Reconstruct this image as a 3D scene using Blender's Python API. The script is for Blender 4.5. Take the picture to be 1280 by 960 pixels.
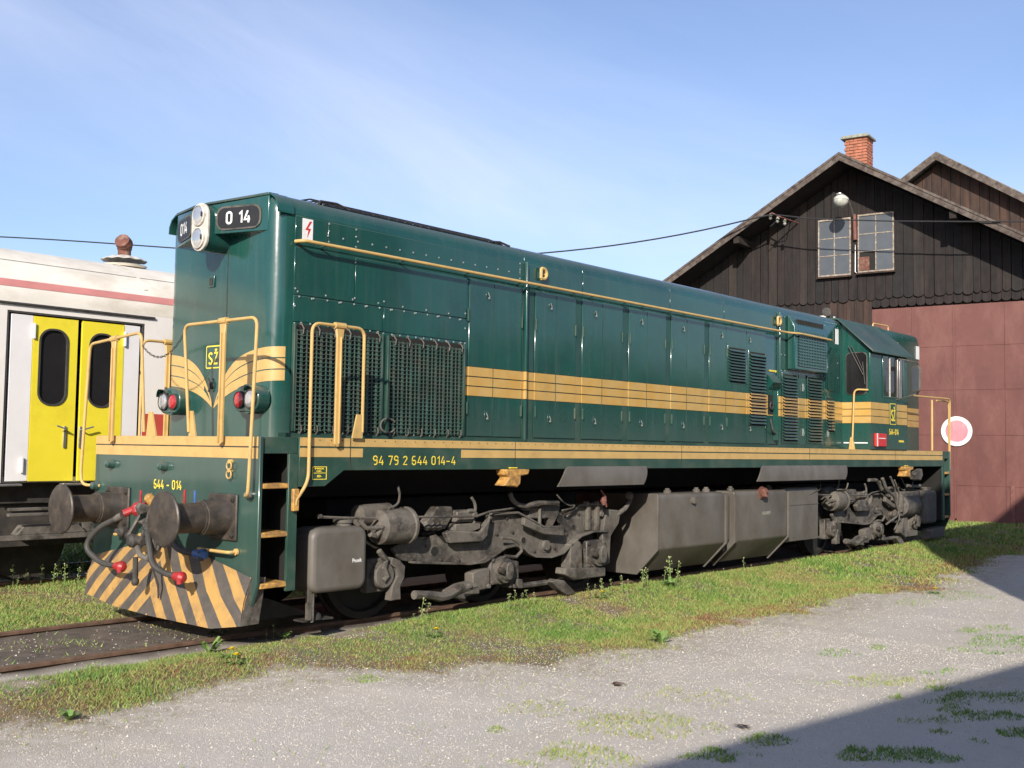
import bpy, bmesh, math, random
import numpy as np
from mathutils import Vector, Matrix
R = math.radians
random.seed(7); rng = np.random.default_rng(7)
for o in list(bpy.data.objects): bpy.data.objects.remove(o)
S = bpy.context.scene
COL = S.collection
# ------------------------------------------------------------------ camera
CX, CY, CZ = -5.556, -9.0176, 1.6726
YAW, PITCH, ROLL, FPX = 0.7193, 0.0586, 0.0148, 1375.05
def _basis():
    f = Vector((math.cos(PITCH)*math.cos(YAW), math.cos(PITCH)*math.sin(YAW), math.sin(PITCH)))
    r = Vector((math.sin(YAW), -math.cos(YAW), 0)); u = r.cross(f)
    c, s = math.cos(ROLL), math.sin(ROLL)
    return c*r+s*u, -s*r+c*u, f
_r, _u, _f = _basis()
cd = bpy.data.cameras.new('camera'); cam = bpy.data.objects.new('camera', cd); COL.objects.link(cam)
cd.sensor_width = 36; cd.lens = FPX/1280*36; cd.clip_end = 3000; cd.clip_start = .05
M = Matrix((( _r.x, _u.x, -_f.x, CX), (_r.y, _u.y, -_f.y, CY), (_r.z, _u.z, -_f.z, CZ), (0, 0, 0, 1)))
cam.matrix_world = M
S.camera = cam
def at(u, v, ax, val):
    """point of the survey photograph (1280x960) brought to the plane ax=val"""
    d = _f + _r*((u-640)/FPX) - _u*((v-480)/FPX)
    i = 'xyz'.index(ax); t = (val-(CX, CY, CZ)[i])/d[i]
    return Vector((CX, CY, CZ))+d*t
# ------------------------------------------------------------------ world, sun
SD = Vector((1, .60, -.55)).normalized()         # direction of sunlight
W = bpy.data.worlds.new('World'); S.world = W; W.use_nodes = True
nt = W.node_tree; nt.nodes.clear()
def N(t, typ, **k):
    n = t.nodes.new(typ)
    for a, b in k.items(): setattr(n, a, b)
    return n
sky = N(nt, 'ShaderNodeTexSky', sky_type='NISHITA', sun_disc=False)
sky.sun_elevation = math.asin(-SD.z)
sky.sun_rotation = math.atan2(-SD.x, -SD.y)
sky.air_density = 1.0; sky.dust_density = 1.2; sky.ozone_density = 2.6; sky.altitude = 200
bg = N(nt, 'ShaderNodeBackground'); bg.inputs[1].default_value = .125
out = N(nt, 'ShaderNodeOutputWorld')
L = nt.links.new
def wm(op, a, b=0.0, c=0.0):
    m = N(nt, 'ShaderNodeMath', operation=op)
    for i, v in enumerate((a, b, c)):
        if isinstance(v, bpy.types.NodeSocket): L(v, m.inputs[i])
        else: m.inputs[i].default_value = v
    return m.outputs[0]
def dotw(vec, v):
    m = N(nt, 'ShaderNodeVectorMath', operation='DOT_PRODUCT'); L(vec, m.inputs[0]); m.inputs[1].default_value = v; return m.outputs['Value']
tc = N(nt, 'ShaderNodeTexCoord'); gen = tc.outputs['Generated']
wf_ = Vector((math.cos(.72), math.sin(.72), 0)); wr_ = Vector((math.sin(.72), -math.cos(.72), 0)); wu_ = Vector((0, 0, 1)); q_ = R(-16)
ba = wr_*math.cos(q_)+wu_*math.sin(q_); bb = wu_*math.cos(q_)-wr_*math.sin(q_)     # the cirrus lies in long bands sloping down to the right
along = dotw(gen, ba); across = dotw(gen, bb); deep = dotw(gen, wf_)
cx_ = N(nt, 'ShaderNodeCombineXYZ'); L(wm('MULTIPLY', along, 1.3), cx_.inputs[0]); L(wm('MULTIPLY', across, 5.0), cx_.inputs[1]); L(wm('MULTIPLY', deep, 1.2), cx_.inputs[2])
nz = N(nt, 'ShaderNodeTexNoise'); nz.inputs['Scale'].default_value = 1.25; nz.inputs['Detail'].default_value = 9; nz.inputs['Roughness'].default_value = .6; nz.inputs['Distortion'].default_value = .35
L(cx_.outputs[0], nz.inputs['Vector'])
band = wm('POWER', 2.718, wm('MULTIPLY', wm('POWER', wm('DIVIDE', wm('SUBTRACT', across, .22), .11), 2.), -1.))
rp = N(nt, 'ShaderNodeValToRGB'); rp.color_ramp.elements[0].position = .26; rp.color_ramp.elements[1].position = .88
rp.color_ramp.elements[0].color = (0, 0, 0, 1); rp.color_ramp.elements[1].color = (1, 1, 1, 1)
L(nz.outputs[0], rp.inputs[0])
cl = wm('MULTIPLY', rp.outputs[0], wm('ADD', wm('MULTIPLY', band, .52), .13))
tint = N(nt, 'ShaderNodeMix', data_type='RGBA', blend_type='MULTIPLY'); tint.inputs[0].default_value = 1; tint.inputs[7].default_value = (1.0, .97, 1.06, 1); L(sky.outputs[0], tint.inputs[6])
mx = N(nt, 'ShaderNodeMix', data_type='RGBA'); mx.inputs[7].default_value = (6.0, 6.3, 7.6, 1)
L(cl, mx.inputs[0]); L(tint.outputs[2], mx.inputs[6])
L(mx.outputs[2], bg.inputs[0]); L(bg.outputs[0], out.inputs[0])
sl = bpy.data.lights.new('sun', 'SUN'); sl.energy = 4.9; sl.angle = R(.53); sl.color = (1, .93, .82)
so = bpy.data.objects.new('sun', sl); COL.objects.link(so)
so.rotation_euler = SD.to_track_quat('-Z', 'Y').to_euler(); so.location = (-20, -20, 20)
S.view_settings.view_transform = 'Standard'; S.view_settings.look = 'None'
S.view_settings.exposure = 0.42; S.view_settings.gamma = 1
# ------------------------------------------------------------------ materials
def pos(t): return N(t, 'ShaderNodeNewGeometry').outputs['Position']
def noise(t, scale, detail=4, rough=.55, vec=None, sc3=None):
    n = N(t, 'ShaderNodeTexNoise'); n.inputs['Scale'].default_value = scale; n.inputs['Detail'].default_value = detail; n.inputs['Roughness'].default_value = rough
    v = vec or pos(t)
    if sc3:
        m = N(t, 'ShaderNodeMapping'); m.inputs['Scale'].default_value = sc3; t.links.new(v, m.inputs[0]); v = m.outputs[0]
    t.links.new(v, n.inputs['Vector']); return n.outputs[0]
def ramp(t, val, stops):
    r = N(t, 'ShaderNodeValToRGB'); el = r.color_ramp.elements
    while len(el) < len(stops): el.new(.5)
    for e, (p, c) in zip(el, stops):
        e.position = p; e.color = (c, c, c, 1) if isinstance(c, (int, float)) else (*c, 1)
    t.links.new(val, r.inputs[0]); return r.outputs[0]
def mixc(t, f, a, b):
    m = N(t, 'ShaderNodeMix', data_type='RGBA')
    for s, v in ((0, f), (6, a), (7, b)):
        if isinstance(v, bpy.types.NodeSocket): t.links.new(v, m.inputs[s])
        elif isinstance(v, tuple): m.inputs[s].default_value = (*v, 1)
        else: m.inputs[s].default_value = v
    return m.outputs[2]
def math_(t, op, a, b=0.0, c=0.0):
    m = N(t, 'ShaderNodeMath', operation=op)
    for i, v in enumerate((a, b, c)):
        if isinstance(v, bpy.types.NodeSocket): t.links.new(v, m.inputs[i])
        else: m.inputs[i].default_value = v
    return m.outputs[0]
def new(name):
    m = bpy.data.materials.new(name); m.use_nodes = True
    t = m.node_tree; b = t.nodes['Principled BSDF']; return m, t, b
def bump(t, b, h, strength=.3, dist=.01):
    n = N(t, 'ShaderNodeBump'); n.inputs['Strength'].default_value = strength; n.inputs['Distance'].default_value = dist
    t.links.new(h, n.inputs['Height']); t.links.new(n.outputs[0], b.inputs['Normal'])
def simple(name, col, rough=.5, metal=0., var=.25, vs=3., dirt=None, da=.4, ds=2., bs=0., bd=.004, bsc=60., coat=0., sc3=None):
    m, t, b = new(name)
    c2 = tuple(x*(1-var) for x in col); c3 = tuple(min(1, x*(1+var)) for x in col)
    c = mixc(t, ramp(t, noise(t, vs, 6, .6, sc3=sc3), [(.3, 0.), (.7, 1.)]), c2, c3)
    if dirt:
        f = ramp(t, noise(t, ds, 8, .65, sc3=sc3), [(.62-da*.4, 0.), (.78-da*.2, min(1., da*1.5))])
        c = mixc(t, f, c, dirt)
    t.links.new(c, b.inputs['Base Color'])
    rr = math_(t, 'MULTIPLY_ADD', noise(t, vs*4, 3), .25, rough-.12); t.links.new(rr, b.inputs['Roughness'])
    b.inputs['Metallic'].default_value = metal
    if coat: b.inputs['Coat Weight'].default_value = coat; b.inputs['Coat Roughness'].default_value = .08
    if bs: bump(t, b, noise(t, bsc, 5), bs, bd)
    return m
GREEN = (.0070, .056, .047); YEL = (.51, .335, .12); DUST = (.15, .125, .10)
def between(t, v, a, b):
    return math_(t, 'MULTIPLY', math_(t, 'GREATER_THAN', v, a), math_(t, 'LESS_THAN', v, b))
def grimy(name, col, spots=.35):
    m, t, b = new(name)
    c = mixc(t, ramp(t, noise(t, 4, 8, .62), [(.32, 0.), (.68, 1.)]), tuple(x*.72 for x in col), tuple(x*1.18 for x in col))
    c = mixc(t, ramp(t, noise(t, 3.1, 9, .68), [(.47, 0.), (.60, .85)]), c, (.026, .023, .020))
    c = mixc(t, ramp(t, noise(t, 7, 9, .75), [(.54, 0.), (.64, spots)]), c, (.105, .055, .032))
    c = mixc(t, ramp(t, noise(t, 22, 6, .75), [(.54, 0.), (.66, .5)]), c, tuple(x*1.7 for x in col))
    t.links.new(c, b.inputs['Base Color'])
    t.links.new(ramp(t, noise(t, 3.1, 9, .68), [(.47, .85), (.60, .40)]), b.inputs['Roughness'])
    bump(t, b, math_(t, 'ADD', noise(t, 38, 7, .7), noise(t, 9, 5, .6)), .5, .010)
    return m
def green_paint(name, stripes):
    m, t, b = new(name)
    p = pos(t); sx = N(t, 'ShaderNodeSeparateXYZ'); t.links.new(p, sx.inputs[0]); X, Y, Z = sx.outputs
    base = mixc(t, ramp(t, noise(t, 1.4, 6, .6), [(.3, 0.), (.72, 1.)]), tuple(x*.82 for x in GREEN), (.0090, .070, .056))
    if stripes:
        z0, z1, x0, x1 = stripes
        h = (z1-z0); f = between(t, Z, z0, z1)
        for k in (1, 2):
            c = z0+h*k/3
            f = math_(t, 'MULTIPLY', f, math_(t, 'SUBTRACT', 1., between(t, Z, c-.006, c+.006)))
        f = math_(t, 'MULTIPLY', f, between(t, X, x0, x1))
        yel = mixc(t, ramp(t, noise(t, 5, 6), [(.35, 0.), (.7, 1.)]), YEL, (.50, .285, .065))
        edge = between(t, Z, z0-.008, z1+.006)
        edge = math_(t, 'MULTIPLY', edge, between(t, X, x0, x1))
        base = mixc(t, edge, base, (.012, .02, .012))
        base = mixc(t, f, base, yel)
    # road dust settled low on the body and streaks running down it
    low = N(t, 'ShaderNodeMapRange'); low.inputs[1].default_value = 2.25; low.inputs[2].default_value = 1.72; low.inputs[3].default_value = 0; low.inputs[4].default_value = .22
    t.links.new(Z, low.inputs[0])
    st = ramp(t, noise(t, 1, 7, .7, sc3=(9, 9, .6)), [(.48, 0.), (.75, .16)])
    d = math_(t, 'ADD', math_(t, 'MULTIPLY', low.outputs[0], math_(t, 'ADD', noise(t, 3, 6), .35)), st)
    base = mixc(t, d, base, (.13, .125, .10))
    base = mixc(t, ramp(t, noise(t, .8, 8, .68), [(.50, 0.), (.70, .22)]), base, (.035, .085, .065))
    base = mixc(t, ramp(t, noise(t, 34, 6, .8), [(.69, 0.), (.73, .45)]), base, (.10, .09, .07))
    t.links.new(base, b.inputs['Base Color'])
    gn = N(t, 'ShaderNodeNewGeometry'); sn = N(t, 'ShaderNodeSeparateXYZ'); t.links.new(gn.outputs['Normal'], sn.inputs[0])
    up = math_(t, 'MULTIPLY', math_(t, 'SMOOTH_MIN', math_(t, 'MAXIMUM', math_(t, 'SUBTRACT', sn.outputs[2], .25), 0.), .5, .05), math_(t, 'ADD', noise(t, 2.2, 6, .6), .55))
    base = mixc(t, up, base, (.085, .095, .085))  # grey of the sky's reflection painted into upward faces
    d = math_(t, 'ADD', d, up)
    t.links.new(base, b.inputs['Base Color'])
    t.links.new(math_(t, 'MINIMUM', math_(t, 'MULTIPLY_ADD', d, .8, .20), .6), b.inputs['Roughness'])
    b.inputs['Coat Weight'].default_value = .75; b.inputs['Coat Roughness'].default_value = .10
    n1 = noise(t, 1.6, 4, .55); n2 = noise(t, 160, 3)
    bump(t, b, math_(t, 'ADD', math_(t, 'MULTIPLY', n1, 1.), math_(t, 'MULTIPLY', n2, .014)), .34, .02)
    return m
M_ = {}
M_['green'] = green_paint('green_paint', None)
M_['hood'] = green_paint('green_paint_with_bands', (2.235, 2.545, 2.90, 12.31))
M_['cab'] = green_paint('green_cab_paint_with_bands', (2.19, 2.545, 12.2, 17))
b_ = M_['cab'].node_tree.nodes['Principled BSDF']; b_.inputs['Coat Weight'].default_value = .15; b_.inputs['Specular IOR Level'].default_value = .25
M_['green_dusty'] = simple('dusty_green_paint', (.022, .062, .045), .5, var=.25, dirt=(.10, .09, .07), da=.35, ds=3, bs=.1)
M_['post'] = simple('dusty_post_paint', (.020, .062, .054), .45, var=.2, vs=4)
M_['roof'] = simple('roof_grey_green', (.036, .070, .056), .42, var=.2, vs=2, dirt=(.10, .09, .08), da=.4, ds=1.5)
M_['yellow'] = simple('ochre_paint', YEL, .45, var=.1, vs=6, dirt=(.22, .13, .05), da=.22, ds=9)
M_['yellow_worn'] = simple('worn_ochre_paint', (.56, .31, .075), .55, var=.2, vs=9, dirt=(.16, .09, .045), da=.6, ds=16, bs=.2)
M_['letter'] = simple('yellow_lettering', (.80, .62, .06), .5, var=.05)
M_['dust'] = simple('dusty_underframe_metal', (.118, .098, .078), .78, var=.3, vs=6, dirt=(.045, .04, .035), da=.42, ds=4, bs=.35, bd=.008, bsc=45)
M_['dust_dark'] = simple('dark_greasy_metal', (.035, .031, .027), .7, var=.4, vs=8, dirt=(.10, .085, .07), da=.35, ds=5, bs=.3)
M_['tankm'] = simple('dusty_tank_paint', (.128, .117, .102), .5, var=.16, vs=1.6, dirt=(.075, .062, .048), da=.55, ds=2.2, bs=.15, sc3=(1, 1, .7))
M_['buffer'] = simple('greasy_buffer_steel', (.055, .047, .041), .5, .3, var=.35, vs=7, dirt=(.16, .12, .085), da=.35, ds=12, bs=.2)
M_['dust'] = grimy('grimy_running_gear', (.118, .106, .090))
M_['wheelm'] = simple('shade_dark_wheel_steel', (.016, .014, .012), .7, var=.4, vs=6)  # steel colour blackened to stand for the shade beneath the locomotive
M_['grille'] = simple('dusty_grille_paint', (.045, .092, .074), .5, var=.3, vs=5, dirt=(.10, .09, .07), da=.4, ds=6)
M_['rubber'] = simple('hose_rubber', (.045, .042, .038), .65, var=.3, vs=12)
M_['red'] = simple('red_cock_paint', (.34, .018, .022), .45, var=.25, vs=20, dirt=(.12, .04, .03), da=.4, ds=25)
M_['blue'] = simple('blue_cock_paint', (.04, .11, .30), .45, var=.2, vs=20)
M_['black'] = simple('black_paint', (.010, .010, .011), .45, var=.3)
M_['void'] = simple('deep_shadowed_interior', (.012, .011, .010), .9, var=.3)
M_['bolt'] = simple('bright_rivet', (.38, .43, .40), .35, .5, var=.2, vs=30)
M_['steel'] = simple('bare_steel', (.45, .44, .42), .35, .8, var=.2, vs=10)
M_['white'] = simple('white_enamel', (.72, .72, .70), .45, var=.06, vs=5, dirt=(.4, .33, .27), da=.2, ds=8)
M_['lampring'] = simple('lamp_ring_paint', (.55, .52, .46), .5, var=.15, vs=15, dirt=(.25, .2, .15), da=.4, ds=20)
M_['mirrorglass'] = simple('reflector_chrome', (.80, .80, .78), .12, 1., var=.05)
M_['rail'] = simple('rusty_rail', (.15, .090, .060), .6, .3, var=.35, vs=8, dirt=(.22, .16, .12), da=.3, ds=12, bs=.2)
M_['railtop'] = simple('rail_running_surface', (.30, .24, .2), .3, .7, var=.2, vs=8)
M_['coachwhite'] = simple('coach_white_paint', (.72, .68, .63), .5, var=.05, vs=2, dirt=(.42, .36, .29), da=.28, ds=1.6, sc3=(1, 1, .5))
M_['coachroof'] = simple('coach_roof_cream', (.68, .635, .55), .6, var=.07, vs=2, dirt=(.40, .34, .25), da=.4, ds=1.3, sc3=(1, 1, 2))
M_['coachpink'] = simple('faded_red_band', (.50, .20, .18), .6, var=.12, vs=3)
M_['coachred'] = simple('coach_red_paint', (.48, .07, .05), .5, var=.1)
M_['doorwhite'] = simple('door_panel_lilac_white', (.70, .68, .67), .5, var=.04)
M_['dooryellow'] = simple('bright_yellow_door_paint', (.74, .62, .035), .45, var=.05, vs=2, dirt=(.5, .36, .03), da=.2, ds=3)
M_['rust'] = simple('rusty_iron', (.13, .048, .032), .8, var=.4, vs=14, dirt=(.42, .33, .26), da=.3, ds=10, bs=.3)
M_['plank'] = simple('weathered_dark_plank', (.0088, .0062, .0060), .85, var=.6, vs=1.3, dirt=(.028, .017, .0145), da=.5, ds=1.6, bs=.5, bd=.01, bsc=12, sc3=(5, 5, .5))
M_['plank_b'] = simple('bleached_dark_plank', (.016, .012, .0105), .85, var=.6, vs=1.5, dirt=(.036, .023, .018), da=.5, ds=1.8, bs=.5, bd=.01, bsc=12, sc3=(5, 5, .5))
M_['plank_c'] = simple('tarred_black_plank', (.0065, .0055, .0055), .8, var=.5, vs=1.5, dirt=(.022, .013, .010), da=.4, ds=1.8, bs=.5, bd=.01, bsc=12, sc3=(5, 5, .5))
M_['plank2'] = simple('weathered_brown_plank', (.026, .016, .0125), .85, var=.5, vs=1.3, dirt=(.075, .036, .022), da=.5, ds=1.4, bs=.5, bd=.01, bsc=12, sc3=(5, 5, .5))
M_['barge'] = simple('grey_weathered_bargeboard', (.060, .043, .035), .85, var=.5, vs=5, dirt=(.17, .145, .12), da=.5, ds=7, bs=.4, bsc=20)
M_['rooftile'] = simple('roofing_felt', (.13, .12, .105), .9, var=.3, vs=4, dirt=(.28, .27, .24), da=.5, ds=5, bs=.4, bsc=30)
M_['soffit'] = simple('dark_soffit_timber', (.022, .016, .013), .9, var=.5, vs=3)
def shed_door():
    m, t, b = new('red_oxide_door_paint')
    c = mixc(t, ramp(t, noise(t, 1.1, 8, .65), [(.3, 0.), (.7, 1.)]), (.100, .033, .026), (.140, .048, .038))
    c = mixc(t, ramp(t, noise(t, 2.2, 9, .72, sc3=(1, 1, .45)), [(.46, 0.), (.66, .6)]), c, (.185, .078, .062))
    c = mixc(t, ramp(t, noise(t, 14, 5, .7), [(.6, 0.), (.8, .5)]), c, (.13, .04, .03))
    t.links.new(c, b.inputs['Base Color']); b.inputs['Roughness'].default_value = .6
    bump(t, b, noise(t, 1.5, 3), .25, .02); return m
M_['sheddoor'] = shed_door()
M_['brick'] = simple('orange_brick', (.36, .125, .07), .85, var=.35, vs=6, dirt=(.25, .17, .12), da=.35, ds=9, bs=.4)
M_['mortar'] = simple('mortar', (.34, .30, .26), .9, var=.2, vs=20)
M_['concrete'] = simple('lichened_concrete', (.27, .27, .22), .9, var=.3, vs=12, dirt=(.12, .13, .09), da=.4, ds=10, bs=.4)
M_['frame'] = simple('peeling_window_frame', (.38, .33, .27), .8, var=.3, vs=12, dirt=(.12, .08, .06), da=.6, ds=14, bs=.3)
M_['oldglass'] = simple('dusty_old_glass', (.065, .075, .088), .5, var=.12, vs=3)
M_['darkglass'] = simple('dark_glazing', (.016, .015, .016), .10, var=.2, vs=2)
M_['lampglass'] = simple('lamp_bowl', (.38, .38, .33), .3, var=.3, vs=8)
M_['pinkrust'] = simple('faded_red_iron', (.16, .060, .048), .7, var=.3, vs=10)
M_['cable'] = simple('cable_black', (.02, .02, .022), .6, var=.1)
M_['green_leaf'] = simple('weed_leaf', (.15, .25, .06), .6, var=.35, vs=9)
M_['seedhead'] = simple('seed_head', (.34, .36, .17), .7, var=.3, vs=20)
M_['petal'] = simple('dandelion_petal', (.85, .62, .02), .6, var=.1)
M_['pinkdisc'] = simple('faded_pink_disc', (.50, .22, .25), .55, var=.15, vs=5, dirt=(.6, .42, .42), da=.4, ds=3, sc3=(1, 1, .3))
M_['sticker_red'] = simple('sign_red', (.55, .03, .03), .5, var=.1)
M_['render'] = simple('grey_render', (.36, .34, .31), .9, var=.15, vs=2)
M_['dry_leaf'] = simple('dry_leaf', (.12, .07, .045), .8, var=.3, vs=30)
def glass_red():
    m, t, b = new('red_lens'); b.inputs['Base Color'].default_value = (.38, .012, .02, 1); b.inputs['Roughness'].default_value = .1
    b.inputs['Coat Weight'].default_value = 1; return m
M_['redlens'] = glass_red()
def lens():
    m, t, b = new('clear_lens'); b.inputs['Base Color'].default_value = (.55, .56, .57, 1); b.inputs['Roughness'].default_value = .15; b.inputs['Metallic'].default_value = .65
    b.inputs['Coat Weight'].default_value = 1; b.inputs['Coat Roughness'].default_value = .03; return m
M_['lens'] = lens()
def plow():
    m, t, b = new('hazard_striped_plough')
    p = pos(t); s = N(t, 'ShaderNodeSeparateXYZ'); t.links.new(p, s.inputs[0]); X, Y, Z = s.outputs
    a = math_(t, 'ABSOLUTE', math_(t, 'ADD', Y, -.02))
    v = math_(t, 'ADD', a, math_(t, 'MULTIPLY', Z, 1.02))     # bands rise to the centre
    v = math_(t, 'ADD', v, math_(t, 'MULTIPLY', noise(t, 8, 4), .012))
    f = math_(t, 'FRACT', math_(t, 'DIVIDE', v, .315))
    k = math_(t, 'LESS_THAN', f, .5)
    yel = mixc(t, ramp(t, noise(t, 6, 8, .7), [(.4, 0.), (.75, 1.)]), (.44, .26, .075), (.25, .15, .07))
    blk = mixc(t, ramp(t, noise(t, 9, 8, .7), [(.4, 0.), (.8, 1.)]), (.065, .058, .052), (.12, .10, .082))
    c = mixc(t, k, blk, yel)
    c = mixc(t, ramp(t, noise(t, 5.3, 9, .75), [(.57, 0.), (.68, .85)]), c, (.14, .085, .055))
    t.links.new(c, b.inputs['Base Color']); b.inputs['Roughness'].default_value = .62
    bump(t, b, noise(t, 9, 6), .2, .01); return m
M_['plow'] = plow()
# ------------------------------------------------------------------ mesh helpers
class MB:
    def __init__(s): s.v = []; s.f = []
    def add(s, vs, fs):
        n = len(s.v); s.v += [tuple(v) for v in vs]; s.f += [tuple(i+n for i in f) for f in fs]; return s
    def box(s, a, b):
        (x0, y0, z0), (x1, y1, z1) = a, b
        return s.add([(x0,y0,z0),(x1,y0,z0),(x1,y1,z0),(x0,y1,z0),(x0,y0,z1),(x1,y0,z1),(x1,y1,z1),(x0,y1,z1)],
                     [(0,3,2,1),(4,5,6,7),(0,1,5,4),(1,2,6,5),(2,3,7,6),(3,0,4,7)])
    def prism(s, poly, ax, a, b):
        n = len(poly)
        def P(p, c):
            return {'x': (c, p[0], p[1]), 'y': (p[0], c, p[1]), 'z': (p[0], p[1], c)}[ax]
        vs = [P(p, a) for p in poly]+[P(p, b) for p in poly]
        fs = [tuple(range(n)), tuple(range(2*n-1, n-1, -1))]+[(i, i+n, (i+1) % n+n, (i+1) % n) for i in range(n)]
        return s.add(vs, fs)
    def tube(s, path, r, n=8, caps=True):
        path = [Vector(p) for p in path]; vs = []; fs = []
        up = None
        rs = r if isinstance(r, (list, tuple)) else [r]*len(path)
        for i, p in enumerate(path):
            d = (path[min(i+1, len(path)-1)]-path[max(i-1, 0)]).normalized()
            if up is None: up = Vector((0, 0, 1)) if abs(d.z) < .9 else Vector((0, 1, 0))
            a = d.cross(up).normalized(); b = a.cross(d).normalized(); up = b
            for k in range(n):
                t = 2*math.pi*k/n; vs.append(p+(a*math.cos(t)+b*math.sin(t))*rs[i])
        for i in range(len(path)-1):
            for k in range(n):
                fs.append((i*n+k, i*n+(k+1) % n, (i+1)*n+(k+1) % n, (i+1)*n+k))
        if caps: fs.append(tuple(range(n-1, -1, -1))); fs.append(tuple((len(path)-1)*n+k for k in range(n)))
        return s.add(vs, fs)
    def lathe(s, org, d, prof, n=24):
        """prof: (distance along d, radius)"""
        org = Vector(org); d = Vector(d).normalized(); return s.tube_prof(org, d, prof, n)
    def tube_prof(s, o, d, prof, n):
        up = Vector((0, 0, 1)) if abs(d.z) < .9 else Vector((1, 0, 0))
        a = d.cross(up).normalized(); b = a.cross(d).normalized(); vs = []; fs = []
        for (l, r) in prof:
            for k in range(n):
                t = 2*math.pi*k/n; vs.append(o+d*l+(a*math.cos(t)+b*math.sin(t))*max(r, .0005))
        m = len(prof)
        for i in range(m-1):
            for k in range(n): fs.append((i*n+k, i*n+(k+1) % n, (i+1)*n+(k+1) % n, (i+1)*n+k))
        fs.append(tuple(range(n-1, -1, -1))); fs.append(tuple((m-1)*n+k for k in range(n)))
        return s.add(vs, fs)
    def loft(s, secs, caps=True):
        n = len(secs[0]); vs = [p for q in secs for p in q]; fs = []
        for i in range(len(secs)-1):
            for k in range(n): fs.append((i*n+k, i*n+(k+1) % n, (i+1)*n+(k+1) % n, (i+1)*n+k))
        if caps: fs += [tuple(range(n-1, -1, -1)), tuple((len(secs)-1)*n+k for k in range(n))]
        return s.add(vs, fs)
    def grid(s, rows):
        n = len(rows[0]); vs = [p for r in rows for p in r]
        return s.add(vs, [(i*n+k, i*n+k+1, (i+1)*n+k+1, (i+1)*n+k) for i in range(len(rows)-1) for k in range(n-1)])
    def build(s, name, mat, parent=None, bevel=0, kind=None, smooth=35, label=None, fixn=True, seg=2):
        me = bpy.data.meshes.new(name); me.from_pydata(s.v, [], s.f)
        if fixn:
            bm = bmesh.new(); bm.from_mesh(me); bmesh.ops.recalc_face_normals(bm, faces=bm.faces); bm.to_mesh(me); bm.free()
        me.materials.append(M_[mat] if isinstance(mat, str) else mat)
        if smooth:
            me.polygons.foreach_set('use_smooth', [True]*len(me.polygons)); me.set_sharp_from_angle(angle=R(smooth))
        o = bpy.data.objects.new(name, me); COL.objects.link(o)
        if parent: o.parent = parent
        if bevel:
            b = o.modifiers.new('bevel', 'BEVEL'); b.width = bevel; b.segments = seg; b.limit_method = 'ANGLE'; b.angle_limit = R(40)
        if kind: o['kind'] = kind
        if label: o['label'] = label
        return o
def tag(o, label=None, cat=None, group=None, kind=None):
    if label: o['label'] = label
    if cat: o['category'] = cat
    if group: o['group'] = group
    if kind: o['kind'] = kind
    return o
def empty(name, loc, label, cat, group=None):
    o = bpy.data.objects.new(name, None); COL.objects.link(o); o.location = loc; o.empty_display_size = .2
    return tag(o, label, cat, group)
def share(o, loc=None, parent=None, rot=None):
    c = o.copy(); COL.objects.link(c)
    if parent is not None: c.parent = parent
    if loc is not None: c.location = loc
    if rot is not None: c.rotation_euler = rot
    return c
def arc(c, r, a0, a1, n=6):
    return [(c[0]+r*math.cos(R(a0+(a1-a0)*i/n)), c[1]+r*math.sin(R(a0+(a1-a0)*i/n))) for i in range(n+1)]
def rrect(x0, z0, x1, z1, r, n=4):
    return arc((x1-r, z1-r), r, 0, 90, n)+arc((x0+r, z1-r), r, 90, 180, n)+arc((x0+r, z0+r), r, 180, 270, n)+arc((x1-r, z0+r), r, 270, 360, n)
def fillet(path, r, n=5):
    P = [Vector(p) for p in path]; out = [P[0]]
    for i in range(1, len(P)-1):
        a = (P[i-1]-P[i]); b = (P[i+1]-P[i]); q = min(r, a.length*.49, b.length*.49)
        s = P[i]+a.normalized()*q; e = P[i]+b.normalized()*q
        for k in range(n+1):
            t = k/n; out.append(s*(1-t)**2+P[i]*2*t*(1-t)+e*t*t)
    out.append(P[-1]); return out
FONT = None
def text(name, body, mat, parent, origin, xdir, ydir, h, sx=1., bold=.0, width=None, depth=.0015, align='CENTER'):
    cu = bpy.data.curves.new(name, 'FONT'); cu.body = body; cu.size = 1; cu.align_x = align; cu.align_y = 'CENTER'
    cu.offset = bold; cu.extrude = depth/h; cu.resolution_u = 3
    tmp = bpy.data.objects.new('t', cu); COL.objects.link(tmp)
    dg = bpy.context.evaluated_depsgraph_get(); me = bpy.data.meshes.new_from_object(tmp.evaluated_get(dg))
    bpy.data.objects.remove(tmp)
    n = len(me.vertices); co = np.empty(n*3, 'f'); me.vertices.foreach_get('co', co); co = co.reshape(-1, 3)
    hh = co[:, 1].max()-co[:, 1].min(); k = h/hh; cxm = (co[:, 0].max()+co[:, 0].min())/2; cym = (co[:, 1].max()+co[:, 1].min())/2
    w = (co[:, 0].max()-co[:, 0].min())
    kx = (width/w) if width else k*sx
    X = Vector(xdir).normalized(); Y = Vector(ydir).normalized(); Z = X.cross(Y)
    new_ = [Vector(origin)+X*((c[0]-cxm)*kx)+Y*((c[1]-cym)*k)+Z*(c[2]*h) for c in co.tolist()]
    me.vertices.foreach_set('co', np.array([c[:] for c in new_], 'f').ravel()); me.update()
    me.name = name; me.materials.clear(); me.materials.append(M_[mat])
    o = bpy.data.objects.new(name, me); COL.objects.link(o)
    if parent: o.parent = parent
    return o
GL = {}
def _arc(cx, cy, rx, ry, a0, a1, n=8): return [(cx+rx*math.cos(R(a0+(a1-a0)*i/n)), cy+ry*math.sin(R(a0+(a1-a0)*i/n))) for i in range(n+1)]
GL['0'] = [_arc(.25, .75, .2, .2, 0, 180)+_arc(.25, .25, .2, .2, 180, 360)+[(.45, .75)]]
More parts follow.
